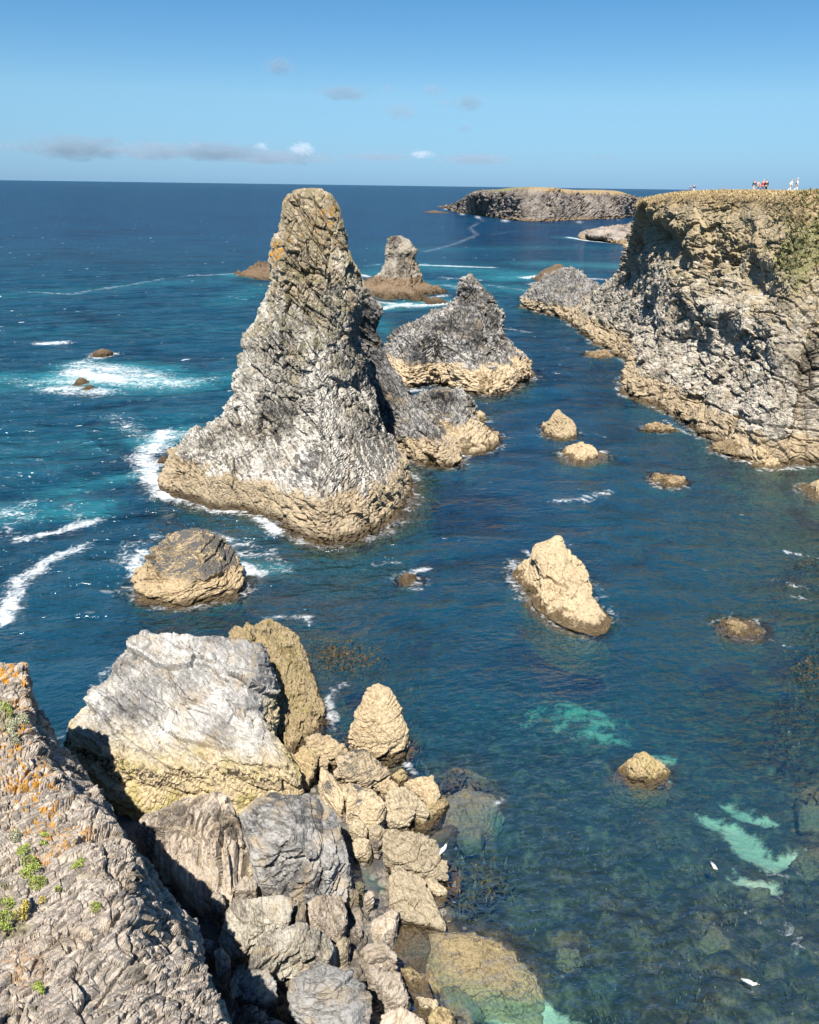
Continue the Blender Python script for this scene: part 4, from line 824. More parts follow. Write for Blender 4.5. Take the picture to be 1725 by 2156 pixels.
    (S4((840, 1440), (880, 1430), (910, 1460), (890, 1500), (850, 1500)), 1.6, (0, -.3, .95), .25, 1.0, 'dkgrey', .5, 'dark round stone deep in the shadow of the cliff ridge'),
    (S5((180, 820), (260, 800), (300, 815), (290, 850), (240, 850)), .9, (0, -.35, .93), .12, .8, 'tan', .5, 'small tan stone in the crack below the tan knob'),
    (S5((600, 905), (650, 880), (700, 890), (690, 920), (640, 940)), .35, (0, -.2, .97), .12, .7, 'weedy', .5, 'dark weedy stone in the wash behind the thin leaning slab'),
]
SUNK = [
    (S5((870, 1090), (890, 1010), (950, 965), (1050, 970), (1130, 985), (1165, 1040), (1120, 1105), (1020, 1130), (930, 1120)), -.05, (0, -.1, .99), .30, 1.6, 'sunkpale', .9, 'pale greenish boulder just under the surface right of the tan heap'),
    (S5((850, 1700), (930, 1690), (1030, 1690), (1130, 1740), (1230, 1810), (1305, 1900), (1310, 1990), (1290, 2040), (1180, 2030), (1050, 2010), (940, 1950), (870, 1880), (845, 1790)), -.10, (.05, -.12, .99), .24, 1.6, 'sunkslab', 1.1, 'large sunken brown slab seen through the clear shallows'),
    (S5((605, 1720), (640, 1660), (720, 1640), (800, 1680), (825, 1750), (800, 1810), (700, 1825), (630, 1790)), .05, (0, -.15, .98), .2, 1.2, 'weedy', .7, 'sunken yellow weedy boulder between the pointed slab and the large sunken slab'),
    (S5((800, 1210), (860, 1150), (935, 1145), (920, 1190), (850, 1240)), .02, (0, -.1, .99), .12, .9, 'weedy', .6, 'orange brown sunken stone beside the top of the striped slab'),
    (S5((950, 1180), (1010, 1150), (1070, 1170), (1060, 1225), (990, 1235)), -.15, (0, -.1, .99), .15, .9, 'sunkpale', .6, 'small sunken greenish stone below the pale sunken boulder'),
    (S5((850, 900), (930, 870), (1030, 870), (1080, 900), (1000, 940), (900, 950)), -.30, (0, -.1, .99), .2, 1.0, 'sunk', .8, 'dim sunken boulder behind the pale sunken boulder'),
    (S5((860, 1960), (920, 1950), (1000, 2010), (1060, 2060), (1000, 2090), (900, 2050)), -.30, (0, -.1, .99), .2, 1.0, 'sunkpale', .7, 'pale green sunken stone under the edge of the large sunken slab'),
    (S6((890, 1790), (950, 1740), (1000, 1760), (1020, 1810), (950, 1830)), -.5, (0, 0, 1), .2, .9, 'sunk', .8, 'sunken olive boulder in the middle of the clear shallows'),
    (S6((1310, 1440), (1370, 1400), (1430, 1410), (1430, 1480), (1350, 1490)), -.5, (0, 0, 1), .2, .9, 'sunk', .8, 'sunken brown boulder at the right edge below the bright sand'),
    (S6((1320, 1170), (1380, 1140), (1440, 1160), (1440, 1290), (1340, 1280)), -.6, (0, 0, 1), .25, .9, 'sunk', .9, 'sunken dark boulder at the right edge above the bright sand'),
    (S6((1110, 1590), (1150, 1570), (1200, 1580), (1190, 1605), (1130, 1610)), -.5, (0, 0, 1), .15, .7, 'sunk', .6, 'small flat olive sunken stone right of the floating gull'),
    (S6((300, 1840), (360, 1830), (400, 1870), (350, 1900), (300, 1880)), -.45, (0, 0, 1), .15, .7, 'sunkpale', .6, 'sunken grey stone right of the large sunken slab'),
]
rs = np.random.RandomState(5)
for k, (poly, z, n, dome, th, mat, S, lab) in enumerate(PILE):
    boulder('boulder', poly, z, n, dome, th + .5, M[mat], S, 300 + k, lab, 'boulder', ds=.058, amp=.6, dip=20 + 50 * rs.rand(), strike=360 * rs.rand(), aniso=(.55, .55, 1.9), big=.25, fine=.55, crack=1.5, flat=5, flare=.88, shrink=.965, smooth=0, soft=.03, vary=.3, fiss=.07, cuts=3 if 'slab' in lab else 9, group='boulders on the shore')
for k, (poly, z, n, dome, th, mat, S, lab) in enumerate(SUNK):
    boulder('boulder', poly, z - (.12 if mat == 'sunkslab' else .28), n, dome, th, M[mat], S, 400 + k, lab, 'boulder', ds=.09, amp=.5, dip=20 + 50 * rs.rand(), strike=360 * rs.rand(), big=.35, fine=1.2, flare=1.35, shrink=1.0 if mat == 'sunkslab' else .9, cuts=3 if mat == 'sunkslab' else 6, smooth=0, group='boulders under water')

# ------------------------------------------------------------------ seabed
SAND = [((1510, 1662), (1560, 1690), .6, 1.0), ((1560, 1690), (1600, 1735), .75, 1.1), ((1600, 1735), (1640, 1757), .6, 1.1), ((1555, 1628), (1575, 1648), .6, .95), ((1605, 1660), (1635, 1664), .5, .85), ((1650, 1757), (1760, 1752), .5, .9),
        ((1575, 1800), (1625, 1815), .7, .8), ((1090, 2100), (1170, 2125), 1.0, 1.1), ((1020, 2140), (1050, 2170), .7, .9), ((1190, 1380), (1275, 1408), 2.2, .70), ((1250, 1438), (1300, 1452), 1.2, .68), ((1375, 1505), (1415, 1512), .8, .7), ((1388, 1565), (1412, 1570), .7, .62)]
def seg_mask(x, y, segs, soft=1.0):
    out = np.zeros_like(x)
    for (a, b, w, s) in segs:
        p, q = at_z(*a)[:2], at_z(*b)[:2]; d = q - p; L = max(d @ d, 1e-6)
        t = np.clip(((x - p[0]) * d[0] + (y - p[1]) * d[1]) / L, 0, 1)
        r = np.hypot(x - p[0] - t * d[0], y - p[1] - t * d[1])
        out = np.maximum(out, s * np.exp(-(r / (w * soft)) ** 2))
    return out
def bed(x, y):
    """height of the sea floor, and how much of it is clean sand or shore shingle"""
    x = np.asarray(x, float); y = np.asarray(y, float)
    P = np.stack((x, y, np.zeros_like(x)), 1)
    base = np.interp(y + 2.0 * perlin(P / 9.0, 900), [0, 24, 32, 40, 46, 54, 64, 80, 120, 200, 500, 3000], [-1.0, -1.15, -1.4, -2.1, -3.4, -6.0, -8.5, -11, -14, -18, -28, -60])
    right = sstep(14, 34, x - .16 * (y - 40)) * (1 - sstep(95, 125, y))      # the reef flat under the right hand cliff
    base = base * (1 - .68 * right * sstep(44, 60, y))
    left = sstep(-4, -22, x - .2 * (40 - y)) * sstep(36, 50, y); base = base - left * 3.0
    beach = sstep(1.2, -2.6, x + .35 * (28 - y) * (y < 28)) * sstep(47, 36, y) * sstep(-30, -18, x)
    rel = fbm(P / 3.2, 4, 910, gain=.55) * .62 + .5 * np.maximum(fbm(P / 1.3, 3, 920), 0) * .6
    hk, dk, f1, f2 = voro(P / 1.15, 930); lump = np.maximum(0, .62 - f1) * .85
    sand = seg_mask(x, y, SAND, 1.25)
    sb_ = np.clip(sand * 1.3, 0, 1); base = base * (1 - sb_) + np.maximum(base, np.interp(y, [40, 52], [-2.2, -3.6])) * sb_
    z = base + (rel + lump) * (1 - np.clip(sand, 0, 1)) * np.interp(y, [40, 90], [1, 2.2]) - .28 * np.clip(sand, 0, 1)
    hb = .30 + .12 * fbm(P / 1.0, 3, 940) + .25 * np.maximum(0, .5 - voro(P / .55, 950)[2])
    z = np.where(y < 300, np.minimum(z, -.22), z)
    q = at_z(778, 1862); pool = np.exp(-(((x - q[0]) / 1.0) ** 2 + ((y - q[1]) / 1.7) ** 2)); hb = hb - 1.15 * np.clip(pool * 1.4, 0, 1)
    z = z * (1 - beach) + hb * beach
    return z, sand, beach
gy = np.concatenate((np.linspace(6, 60, 300), 60 * (3500 / 60) ** np.linspace(0, 1, 110)[1:]))
gx = np.linspace(-1, 1, 330)
GX = np.sign(gx)[None] * np.abs(gx)[None] * (.80 * gy[:, None] + 9); GY = np.repeat(gy[:, None], len(gx), 1)
bz, bs, bb = bed(GX.ravel(), GY.ravel())
BV = np.stack((GX.ravel(), GY.ravel(), bz), 1)
sb = link('seabed', mesh_np('seabed', BV, grid_quads(len(gy), len(gx), False), {'sand': bs, 'beach': bb}, smooth=True), M['seabed'])
tag(sb, 'uneven sea floor of dark weedy ledges and pale sand under the clear water', kind='structure')

# ------------------------------------------------------------------ sea
# dilate the record of submerged rock by a cell
RT = ROCKTOP.copy()
for dx in (-1, 0, 1):
    for dy in (-1, 0, 1):
        RT = np.maximum(RT, np.roll(np.roll(ROCKTOP, dx, 0), dy, 1) - (.0 if dx == dy == 0 else .25))
near = (RT > -.7).astype(np.float32)
def blur(a, k):
    for ax in (0, 1):
        c = np.cumsum(np.concatenate((np.zeros_like(np.take(a, [0], ax)), a), ax), ax); n = a.shape[ax]
        i = np.arange(n); lo = np.clip(i - k, 0, n); hi = np.clip(i + k + 1, 0, n)
        a = (np.take(c, hi, ax) - np.take(c, lo, ax)) / (2 * k + 1)
    return a
nearb = blur(blur(near, 3), 3)
FOAM = [((770, 632), (830, 640), 3.0, .8), ((700, 690), (560, 640), 1.2, .0), ((936, 600), (1000, 612), 3.0, .6), ((820, 560), (890, 556), 2.5, .7), ((1150, 608), (1120, 625), 2.0, .7), ((420, 1060), (470, 1080), .9, .7), ((440, 1140), (560, 1160), 1.4, .45), ((560, 1160), (600, 1200), 1.0, .5), ((250, 1180), (290, 1140), 1.2, .6), ((240, 880), (330, 930), 2.5, .5), ((0, 1120), (60, 1060), 2.0, .5), ((150, 800), (370, 806), 5.5, .74), ((120, 820), (210, 824), 4.0, .8), ((190, 772), (310, 790), 5.0, .85), ((150, 768), (230, 745), 2.4, .7), ((170, 785), (250, 800), 4.5, 1.05), ((60, 810), (120, 800), 3.0, .6), ((380, 806), (450, 800), 2.2, .55),
        ((82, 724), (138, 721), 1.8, 1.0), ((40, 615), (150, 619), 1.6, .55), ((150, 619), (330, 590), 1.7, .55), ((330, 588), (420, 578), 1.6, .5), ((420, 580), (535, 574), 2.2, .65), ((505, 578), (535, 572), 2.5, .9), ((480, 625), (520, 630), 1.2, .45), ((0, 800), (90, 800), 2.5, .5),
        ((350, 910), (318, 950), 2.2, .95), ((300, 960), (320, 1010), 2.0, .95), ((318, 1000), (350, 1042), 2.0, 1.05), ((350, 1040), (400, 1050), 1.2, .8), ((345, 930), (425, 905), 1.8, .8), ((455, 1077), (512, 1076), .9, .95), ((545, 1096), (582, 1120), .95, 1.15), ((600, 1130), (660, 1150), .5, .5),
        ((505, 1195), (545, 1205), 1.1, 1.15), ((505, 1165), (560, 1170), 1.2, .6), ((440, 1128), (520, 1145), 1.1, .62), ((545, 1210), (590, 1190), .9, .65), ((280, 1195), (300, 1165), .9, .95), ((275, 1215), (285, 1200), .7, .9), ((300, 1150), (330, 1130), .8, .6),
        ((0, 1305), (45, 1225), 1.1, 1.0), ((45, 1225), (110, 1175), 1.1, .95), ((110, 1175), (180, 1148), 1.0, .75), ((40, 1136), (120, 1118), 1.0, 1.0), ((120, 1118), (205, 1092), 1.1, .9), ((0, 1080), (35, 1085), 1.3, .7), ((140, 1060), (170, 1090), .9, .5),
        ((800, 650), (860, 640), 3.0, .95), ((860, 645), (935, 640), 3.5, 1.0), ((905, 628), (940, 622), 2.0, .8), ((760, 578), (775, 582), 2.5, .9), ((890, 558), (1035, 563), 3.0, 1.0), ((930, 584), (1010, 590), 2.2, .7), ((765, 560), (810, 555), 2.0, .5),
        ((1105, 585), (1145, 580), 3.5, 1.0), ((1120, 598), (1140, 594), 2.2, .9), ((1212, 585), (1265, 588), 3.5, .9), ((1030, 600), (1110, 612), 2.6, .5), ((1065, 690), (1110, 700), 1.3, .55), ((1125, 645), (1130, 655), 1.2, .7),
        ((885, 451), (925, 452), 3.5, 1.1), ((902, 438), (940, 440), 3.5, .9), ((945, 446), (1000, 455), 4.0, .9), ((1000, 455), (1015, 460), 4, .9), ((1055, 464), (1150, 470), 4.0, .9), ((1150, 470), (1235, 467), 3.5, .75), ((1240, 467), (1340, 460), 2.5, .6),
        ((1020, 462), (990, 480), 3.6, .46), ((990, 480), (1004, 494), 3.4, .44), ((1004, 494), (960, 513), 3.0, .48), ((960, 513), (895, 530), 3.2, .46), ((1030, 495), (1090, 485), 2.0, .45), ((1195, 499), (1240, 507), 3.2, 1.0), ((1240, 507), (1335, 516), 3.0, .9),
        ((1515, 945), (1540, 960), .7, .9), ((1520, 952), (1585, 974), .85, 1.15), ((1280, 735), (1312, 738), 1.2, .75), ((1310, 760), (1330, 764), .8, .6), ((1400, 885), (1470, 925), .7, .6), ((1460, 915), (1500, 930), .6, .6), ((1600, 990), (1690, 985), .6, .7), ((1700, 985), (1760, 980), .6, .6),
        ((1170, 1056), (1225, 1050), .8, .72), ((1225, 1052), (1282, 1036), .8, .72), ((1030, 905), (1042, 915), .7, .7), ((960, 962), (1000, 950), .7, .8), ((1000, 950), (1035, 940), .7, .7), ((1050, 915), (1080, 925), .5, .5), ((1190, 1140), (1200, 1150), .5, .5), ((1108, 1160), (1125, 1180), .5, .85), ((1110, 1220), (1130, 1230), .45, .8), ((1255, 915), (1280, 920), .5, .45),
        ((820, 815), (850, 822), 1.2, .8), ((860, 822), (890, 818), 1.2, .8), ((790, 1188), (835, 1182), .5, .62), ((866, 1203), (900, 1196), .55, .85), ((842, 1240), (885, 1244), .4, .5), ((866, 1055), (872, 1030), .5, .6),
        ((690, 1470), (705, 1530), .5, .75), ((700, 1455), (730, 1440), .45, .55), ((855, 1610), (885, 1640), .35, .85), ((560, 1302), (650, 1300), .5, .6), ((650, 1302), (655, 1320), .4, .5), ((1045, 1695), (1058, 1685), .25, .65), ((210, 1440), (230, 1410), .7, .5), ((120, 1545), (140, 1530), .7, .5),
        ((1390, 1015), (1420, 1024), .5, .6), ((1640, 1160), (1725, 1176), .4, .62), ((1625, 1220), (1700, 1240), .4, .62), ((1660, 1255), (1700, 1265), .4, .55), ((1630, 1350), (1680, 1370), .35, .5), ((1580, 1930), (1640, 1960), .5, .36), ((1640, 1900), (1670, 1990), .5, .36), ((1680, 1980), (1710, 2010), .5, .36), ((1610, 1840), (1700, 1850), .4, .3)]
AER = [((130, 800), (360, 805), 9, 1.15), ((60, 805), (130, 800), 9, .8), ((360, 800), (470, 795), 7, .75), ((180, 770), (320, 780), 7, .9), ((-40, 800), (60, 800), 9, .75), ((0, 1085), (190, 1070), 4, .75), ((120, 1040), (330, 990), 4, .6), ((320, 930), (400, 910), 4.5, .9), ((490, 580), (560, 585), 8, .75), ((300, 600), (480, 595), 8, .45),
       ((780, 575), (900, 560), 16, .55), ((880, 560), (1080, 575), 24, .62), ((1060, 585), (1150, 580), 15, .9), ((1150, 555), (1290, 560), 22, .65), ((800, 645), (940, 635), 10, .95), ((930, 600), (1110, 610), 20, .62), ((960, 640), (1070, 650), 12, .4), ((860, 525), (1300, 520), 34, .40), ((1000, 465), (1300, 480), 40, .32), ((780, 670), (830, 700), 6, .5), ((500, 1190), (580, 1200), 2.0, .65), ((850, 690), (790, 730), 4, .4), ((1190, 500), (1320, 512), 14, .6), ((40, 620), (540, 580), 16, .42), ((0, 960), (330, 900), 14, .42), ((60, 700), (470, 690), 14, .35), ((480, 640), (560, 600), 10, .5)]
ang = np.concatenate((np.linspace(-180, -44, 24)[:-1], np.linspace(-44, 44, 560), np.linspace(44, 180, 24)[1:-1])) * math.pi / 180
rad = np.concatenate((np.linspace(10, 24, 26)[:-1], 24 * (800 / 24) ** np.linspace(0, 1, 440), 800 * (90000 / 800) ** np.linspace(0, 1, 50)[1:]))
AA, RR = np.meshgrid(ang, rad); sx = (RR * np.sin(AA)).ravel(); sy = (RR * np.cos(AA)).ravel()
fom = np.zeros_like(sx); aer = np.zeros_like(sx); dep = np.full_like(sx, 60.0)
m = (RR.ravel() < 1500) & (sy > 4)
zb, _, _ = bed(sx[m], sy[m])
ci = ((sx - X0) / CELL).astype(int); cj = ((sy - Y0) / CELL).astype(int)
inside = (ci >= 0) & (cj >= 0) & (ci < NXC) & (cj < NYC)
rt = np.full_like(sx, -99.0); rt[inside] = RT[ci[inside], cj[inside]]
nb_ = np.zeros_like(sx); nb_[inside] = nearb[ci[inside], cj[inside]]
dep[m] = -np.maximum(zb, rt[m]); dep = np.clip(dep, .03, 60)
fom[m] = seg_mask(sx[m], sy[m], FOAM); aer[m] = seg_mask(sx[m], sy[m], AER)
Psea = np.stack((sx, sy, np.zeros_like(sx)), 1)
patch = .5 + .5 * np.clip(fbm(Psea / 5.0, 3, 700) * 1.6, -1, 1)
expo = np.clip(sstep(46, 62, sy) * .5 + .06, 0, 1) + .25 * sstep(0, -20, sx) * sstep(60, 80, sy)
fom = np.maximum(fom, np.clip(nb_ * 2.2, 0, 1) * (1 - np.clip(nb_ - .75, 0, .25) * 3) * expo * (.35 + .8 * patch))
shelf = np.clip(1 - sstep(230, 620, RR.ravel() + 60 * fbm(Psea / 90, 2, 710)), 0, 1)
shelf = shelf * (1 - .55 * sstep(-40, -6, sx - .1 * sy) * sstep(14, 4, sx - .3 * (sy - 60)) * sstep(60, 80, sy) * (sy < 190))
open_ = sstep(40, 80, RR.ravel()) * np.clip(.45 + sstep(10, -30, sx - .05 * sy) + sstep(110, 180, sy), 0, 1)
chop = np.clip(.26 + .16 * sstep(40, 62, sy) + .85 * open_, 0, 1.25) * (1 - .35 * sstep(18, 36, sx - .16 * (sy - 40)) * (1 - sstep(110, 140, sy)))
caps = open_ * sstep(55, 90, RR.ravel())
wz = 0
for k, (L, a, th) in enumerate([(11, .16, 1.9), (7.3, .11, 2.3), (4.6, .07, 1.5), (17, .2, 2.1)]):
    ph = 2 * math.pi / L * (sx * math.cos(th) + sy * math.sin(th)) + 1.7 * fbm(Psea / (L * 2.2), 2, 720 + k)
    wz = wz + a * (np.exp(np.sin(ph) - 1) - .45)
wz = wz * np.clip(chop - .2, 0, 1) * (1 - sstep(300, 420, RR.ravel())) + .22 * np.clip(fom - .5, 0, 1) * fbm(Psea / .9, 3, 730)
SV = np.stack((sx, sy, wz), 1)
sea = link('sea', mesh_np('sea', SV, grid_quads(len(rad), len(ang), False)[:, ::-1], {'depth': dep, 'foam': fom, 'aerated': aer, 'shelf': shelf, 'chop': chop, 'caps': caps}, smooth=True), M['sea'])
tag(sea, 'deep blue sea with white surf round the stacks, clear over weed in the near cove', kind='structure')

# ------------------------------------------------------------------ loose shingle and weed (uncountable)
def joined(name, pieces, mat, label, kind='stuff', parent=None, smooth=False, base=(0, 0, 0)):
    """pieces: list of (verts, tris)"""
    Vs, Ts, n = [], [], 0
    for v, t in pieces:
        Vs.append(v); Ts.append(np.asarray(t) + n); n += len(v)
    V = np.vstack(Vs) - np.asarray(base)
    o = link(name, mesh_np(name, V, None, smooth=smooth, tris=np.vstack(Ts)), mat, parent)
    if parent is None: o.location = tuple(float(b) for b in base)
    if label: o['label'] = label
    if kind: o['kind'] = kind
    return o
def ico(sub=1):
    bm = bmesh.new(); bmesh.ops.create_icosphere(bm, subdivisions=sub, radius=1)
    v = np.array([x.co[:] for x in bm.verts]); f = np.array([[a.index for a in t.verts] for t in bm.faces]); bm.free(); return v, f
ICO1, ICO2 = ico(1), ico(2)
rs = np.random.RandomState(12)
pcs = []
for k in range(900):
    px, py = rs.uniform(480, 980), rs.uniform(1560, 2200)
    p = at_z(px, py, .2); z, s, b = bed([p[0]], [p[1]])
    if b[0] < .12 and rs.rand() < .75: continue
    r = rs.uniform(.10, .30) * (1 + 1.0 * (rs.rand() < .12)); v = ICO2[0] * (1 + .25 * perlin(ICO2[0] * 1.6 + k * 3.1, 3)[:, None]) * (r, r * rs.uniform(.6, 1), r * rs.uniform(.35, .7))
    a = rs.rand() * 6.28; c, s_ = math.cos(a), math.sin(a)
    v = np.stack((v[:, 0] * c - v[:, 1] * s_ + p[0], v[:, 0] * s_ + v[:, 1] * c + p[1], v[:, 2] + z[0] + r * .15), 1)
    pcs.append((v, ICO2[1]))
joined('shingle', pcs, M['shingle'], 'loose brown and grey stones filling the gaps between the shore boulders')

def frond_clump(c, r, n, h, lean=.5):
    """short weed fronds: curved tapering blades"""
    out = []
    for _ in range(n):
        a = rs.rand() * 6.28; L = h * rs.uniform(.6, 1.3); w = L * rs.uniform(.10, .2); rr = r * math.sqrt(rs.rand()); b = rs.rand() * 6.28
        o = np.array((c[0] + rr * math.cos(b), c[1] + rr * math.sin(b), c[2])); d = np.array((math.cos(a), math.sin(a), 0)); s = np.array((-d[1], d[0], 0))
        t = lean * rs.uniform(.5, 1.5); u = np.array((0, 0, 1.0))
        p1 = o + u * L * .45 + d * L * .2 * t; p2 = o + u * L * .7 + d * L * .75 * t
        out.append((np.array((o - s * w * .5, o + s * w * .5, p1 - s * w, p1 + s * w, p2 - s * w * .3, p2 + s * w * .3)), np.array(((0, 1, 3), (0, 3, 2), (2, 3, 5), (2, 5, 4)))))
    return out
M['kelp'] = flat_mat('kelp_fronds', (.06, .048, .02), .5, .7, 2.2)
M['kelpbrown'] = flat_mat('wrack_fronds', (.075, .048, .02), .5, .5, 2.0)
pcs = []
for k in range(800):
    py = rs.uniform(1560, 2200); px = rs.uniform(880, 1760); p = at_z(px, py)
    z, s, b = bed([p[0]], [p[1]])
    if s[0] > .3 or b[0] > .2 or perlin(np.array([[p[0] / 2.2, p[1] / 2.2, 0]]), 60)[0] < -.05: continue
    pcs += frond_clump((p[0], p[1], z[0] - .05), .45, 8, .26)
joined('kelp', pcs, M['kelp'], 'olive brown weed growing on the bottom of the clear cove')
pcs = []
for (px, py, sx_, sy_, n) in [(690, 1380, 40, 30, 170), (750, 1395, 45, 25, 170), (650, 1345, 25, 20, 60), (860, 1450, 25, 14, 20), (700, 1500, 12, 40, 20), (860, 1560, 15, 40, 22), (1010, 1850, 40, 40, 50), (1690, 1540, 40, 60, 50), (1690, 1180, 45, 25, 150), (1690, 1330, 45, 40, 170), (1680, 1250, 50, 20, 120), (1700, 1430, 30, 50, 120), (940, 1640, 40, 14, 20)]:
    for _ in range(n):
        p = at_z(px + rs.randn() * sx_ * .6, py + rs.randn() * sy_ * .6)
        pcs += frond_clump((p[0], p[1], -.40), .5, 6, .5, .9)
joined('kelp', pcs, M['kelpbrown'], 'brown wrack floating just under the surface round the rocks')

# ------------------------------------------------------------------ plants on the foreground cliff
def fore_point(px, py):
    """point of the foreground ridge seen at a survey pixel, with its normal"""
    x, y = to_px(FP); d = (x - px) ** 2 + (y - py) ** 2
    dist = np.hypot(FP[:, 0], FP[:, 1]); k = np.argsort(d)[:14]; k = k[np.argmin(dist[k])]
    j, i = divmod(int(k), FG.shape[1]); j = min(max(j, 3), FG.shape[0] - 4); i = min(max(i, 3), FG.shape[1] - 4)
    n = np.cross(FG[j, i + 3] - FG[j, i - 3], FG[j + 3, i] - FG[j - 3, i]); n = n / np.linalg.norm(n)
    if n[2] < 0: n = -n
    return FG[j, i].copy(), n
M['samphire'] = flat_mat('samphire_leaf', (.31, .37, .085), .55, .45, 9)
M['samphire2'] = flat_mat('dusty_leaf', (.40, .41, .27), .7, .35, 9)
M['goldlichen'] = flat_mat('yellow_plant', (.50, .42, .09), .7, .4, 9)
M['stem'] = flat_mat('plant_stem', (.12, .09, .05), .8)
def plant(spots, leaf, label, mat='samphire', n=420, size=.055):
    base, bn = fore_point(*spots[0][:2])
    root = empty('plant_clump', base); tag(root, label, 'plant', 'plants on the foreground cliff')
    lv, st = [], []
    for (px, py, r) in spots:
        c, nn = fore_point(px, py)
        t1 = np.cross(nn, (0, 0, 1)); t1 = t1 / np.linalg.norm(t1); t2 = np.cross(nn, t1)
        for _ in range(n):
            a = rs.rand() * 6.28; q = math.sqrt(rs.rand()); h = (1 - q * q) * r * .75 * rs.uniform(.35, 1)
            o = c + (t1 * math.cos(a) + t2 * math.sin(a)) * q * r + nn * (h + .02)
            d = rs.randn(3) * .6 + nn * .9 + np.array((0, 0, .4)); d /= np.linalg.norm(d); s = np.cross(d, rs.randn(3)); s /= np.linalg.norm(s)
            L = size * rs.uniform(.6, 1.4); w = L * .28
            lv.append((np.array((o, o + d * L * .5 + s * w, o + d * L, o + d * L * .5 - s * w)), np.array(((0, 1, 2), (0, 2, 3)))))
            if rs.rand() < .12:
                b = c + (o - c) * .35 - nn * .03; e = s * .006; f = np.cross(d, s) * .006
                st.append((np.array((b - e, b + e, b + f, o - e, o + e, o + f)), np.array(((0, 1, 4), (0, 4, 3), (1, 2, 5), (1, 5, 4), (2, 0, 3), (2, 3, 5)))))
    joined('leaves', lv, M[mat], None, 'stuff', root, base=base)
    joined('stem', st, M['stem'], None, 'stuff', root, base=base)
plant([(50, 1790, .22), (62, 1815, .30), (55, 1845, .26), (78, 1858, .24), (70, 1830, .25)], 'a', 'largest bright green cushion plant on the lichen cliff, lower left', n=330)
plant([(8, 1490, .30), (16, 1502, .22)], 'a', 'bright green plant at the left edge just below the cliff top', n=300)
plant([(160, 1822, .16), (168, 1812, .14)], 'a', 'small green plant in a crack right of the largest cushion plant', n=150)
plant([(202, 1907, .15)], 'a', 'round bright green tuft alone on the grey rock face', n=200)
plant([(78, 2076, .13), (83, 2088, .13)], 'a', 'small green tuft near the bottom left corner', n=150)
plant([(10, 1930, .26), (18, 1905, .22), (5, 1955, .25)], 'a', 'green plant mixed with yellow lichen at the left edge', n=240)
plant([(95, 1760, .13), (90, 1775, .11)], 'a', 'little green plant above the largest cushion plant', n=130)
plant([(28, 1765, .18), (35, 1755, .14)], 'a', 'pale silvery plant just left of the green plants', 'samphire2', n=200)
plant([(30, 1530, .40), (45, 1515, .30), (20, 1555, .38)], 'a', 'dusty grey green mat of plants below the cliff top', 'samphire2', n=420, size=.06)
plant([(40, 1920, .20), (48, 1905, .16)], 'a', 'yellow plant beside the left edge, right of the green plant', 'goldlichen', n=200, size=.05)
plant([(122, 1870, .10)], 'a', 'tiny green tuft right below the largest cushion plant', n=80)
plant([(90, 1893, .11)], 'a', 'tiny yellow green tuft between the cushion plant and the left edge plants', 'goldlichen', n=80)

# ------------------------------------------------------------------ grass on the headland
M['grass'] = flat_mat('coarse_grass', (.25, .235, .10), .8, .6, .8)
M['drygrass'] = flat_mat('dry_grass', (.46, .36, .19), .85, .45, .8)
HN = grid_normals(HG, False)
vv = np.interp(np.linspace(0, 1, HG.shape[0]), np.linspace(0, 1, len(vm)), vm); uu = np.interp(np.linspace(0, 1, HG.shape[1]), np.linspace(0, 1, len(um)), um)
def tufts(name, mat, label, weight, n, size):
    U, Vv = np.meshgrid(uu, vv); w = weight(U.ravel(), Vv.ravel(), HP); w = np.where(w > .25, w, 0)
    cell = np.linalg.norm(np.cross(np.gradient(HG, axis=1).reshape(-1, 3), np.gradient(HG, axis=0).reshape(-1, 3)), axis=1); w = w * cell * (HP[:, 1] < 200)
    idx = rs.choice(len(w), n, p=w / w.sum()); c = HP[idx] + rs.randn(n, 3) * (.15, .15, 0)
    Nn = HN.reshape(-1, 3)[idx]; Nn = np.where(Nn[:, 2:3] < 0, -Nn, Nn)
    pcsV, pcsT = [], []
    for b in range(5):
        a = rs.rand(n) * 6.28; L = size * rs.uniform(.5, 1.4, n); d = np.stack((np.cos(a), np.sin(a), np.zeros(n)), 1); s = np.stack((-d[:, 1], d[:, 0], d[:, 2]), 1)
        o = c + d * (rs.rand(n) * .25)[:, None]
        tip = o + (Nn * .6 + np.array((0, 0, .5)) + d * rs.uniform(.2, 1.0, n)[:, None]) * L[:, None]
        pcsV.append(np.stack((o - s * (.22 * L)[:, None], o + s * (.22 * L)[:, None], tip), 1).reshape(-1, 3))
    V = np.vstack(pcsV); T = np.arange(len(V)).reshape(-1, 3)
    o = link(name, mesh_np(name, V, None, tris=T), mat); tag(o, label, kind='stuff')
tufts('grass', M['grass'], 'coarse green and straw grass on the slope near the right edge of the cliff', veg_l, 9000, .38)
tufts('grass', M['drygrass'], 'dry tan turf along the brow of the broad cliff', lambda u, v, P: dry_l(u, v, P) * (v > 6.7) * (v < 8.6) * (u > 2), 9000, .22)

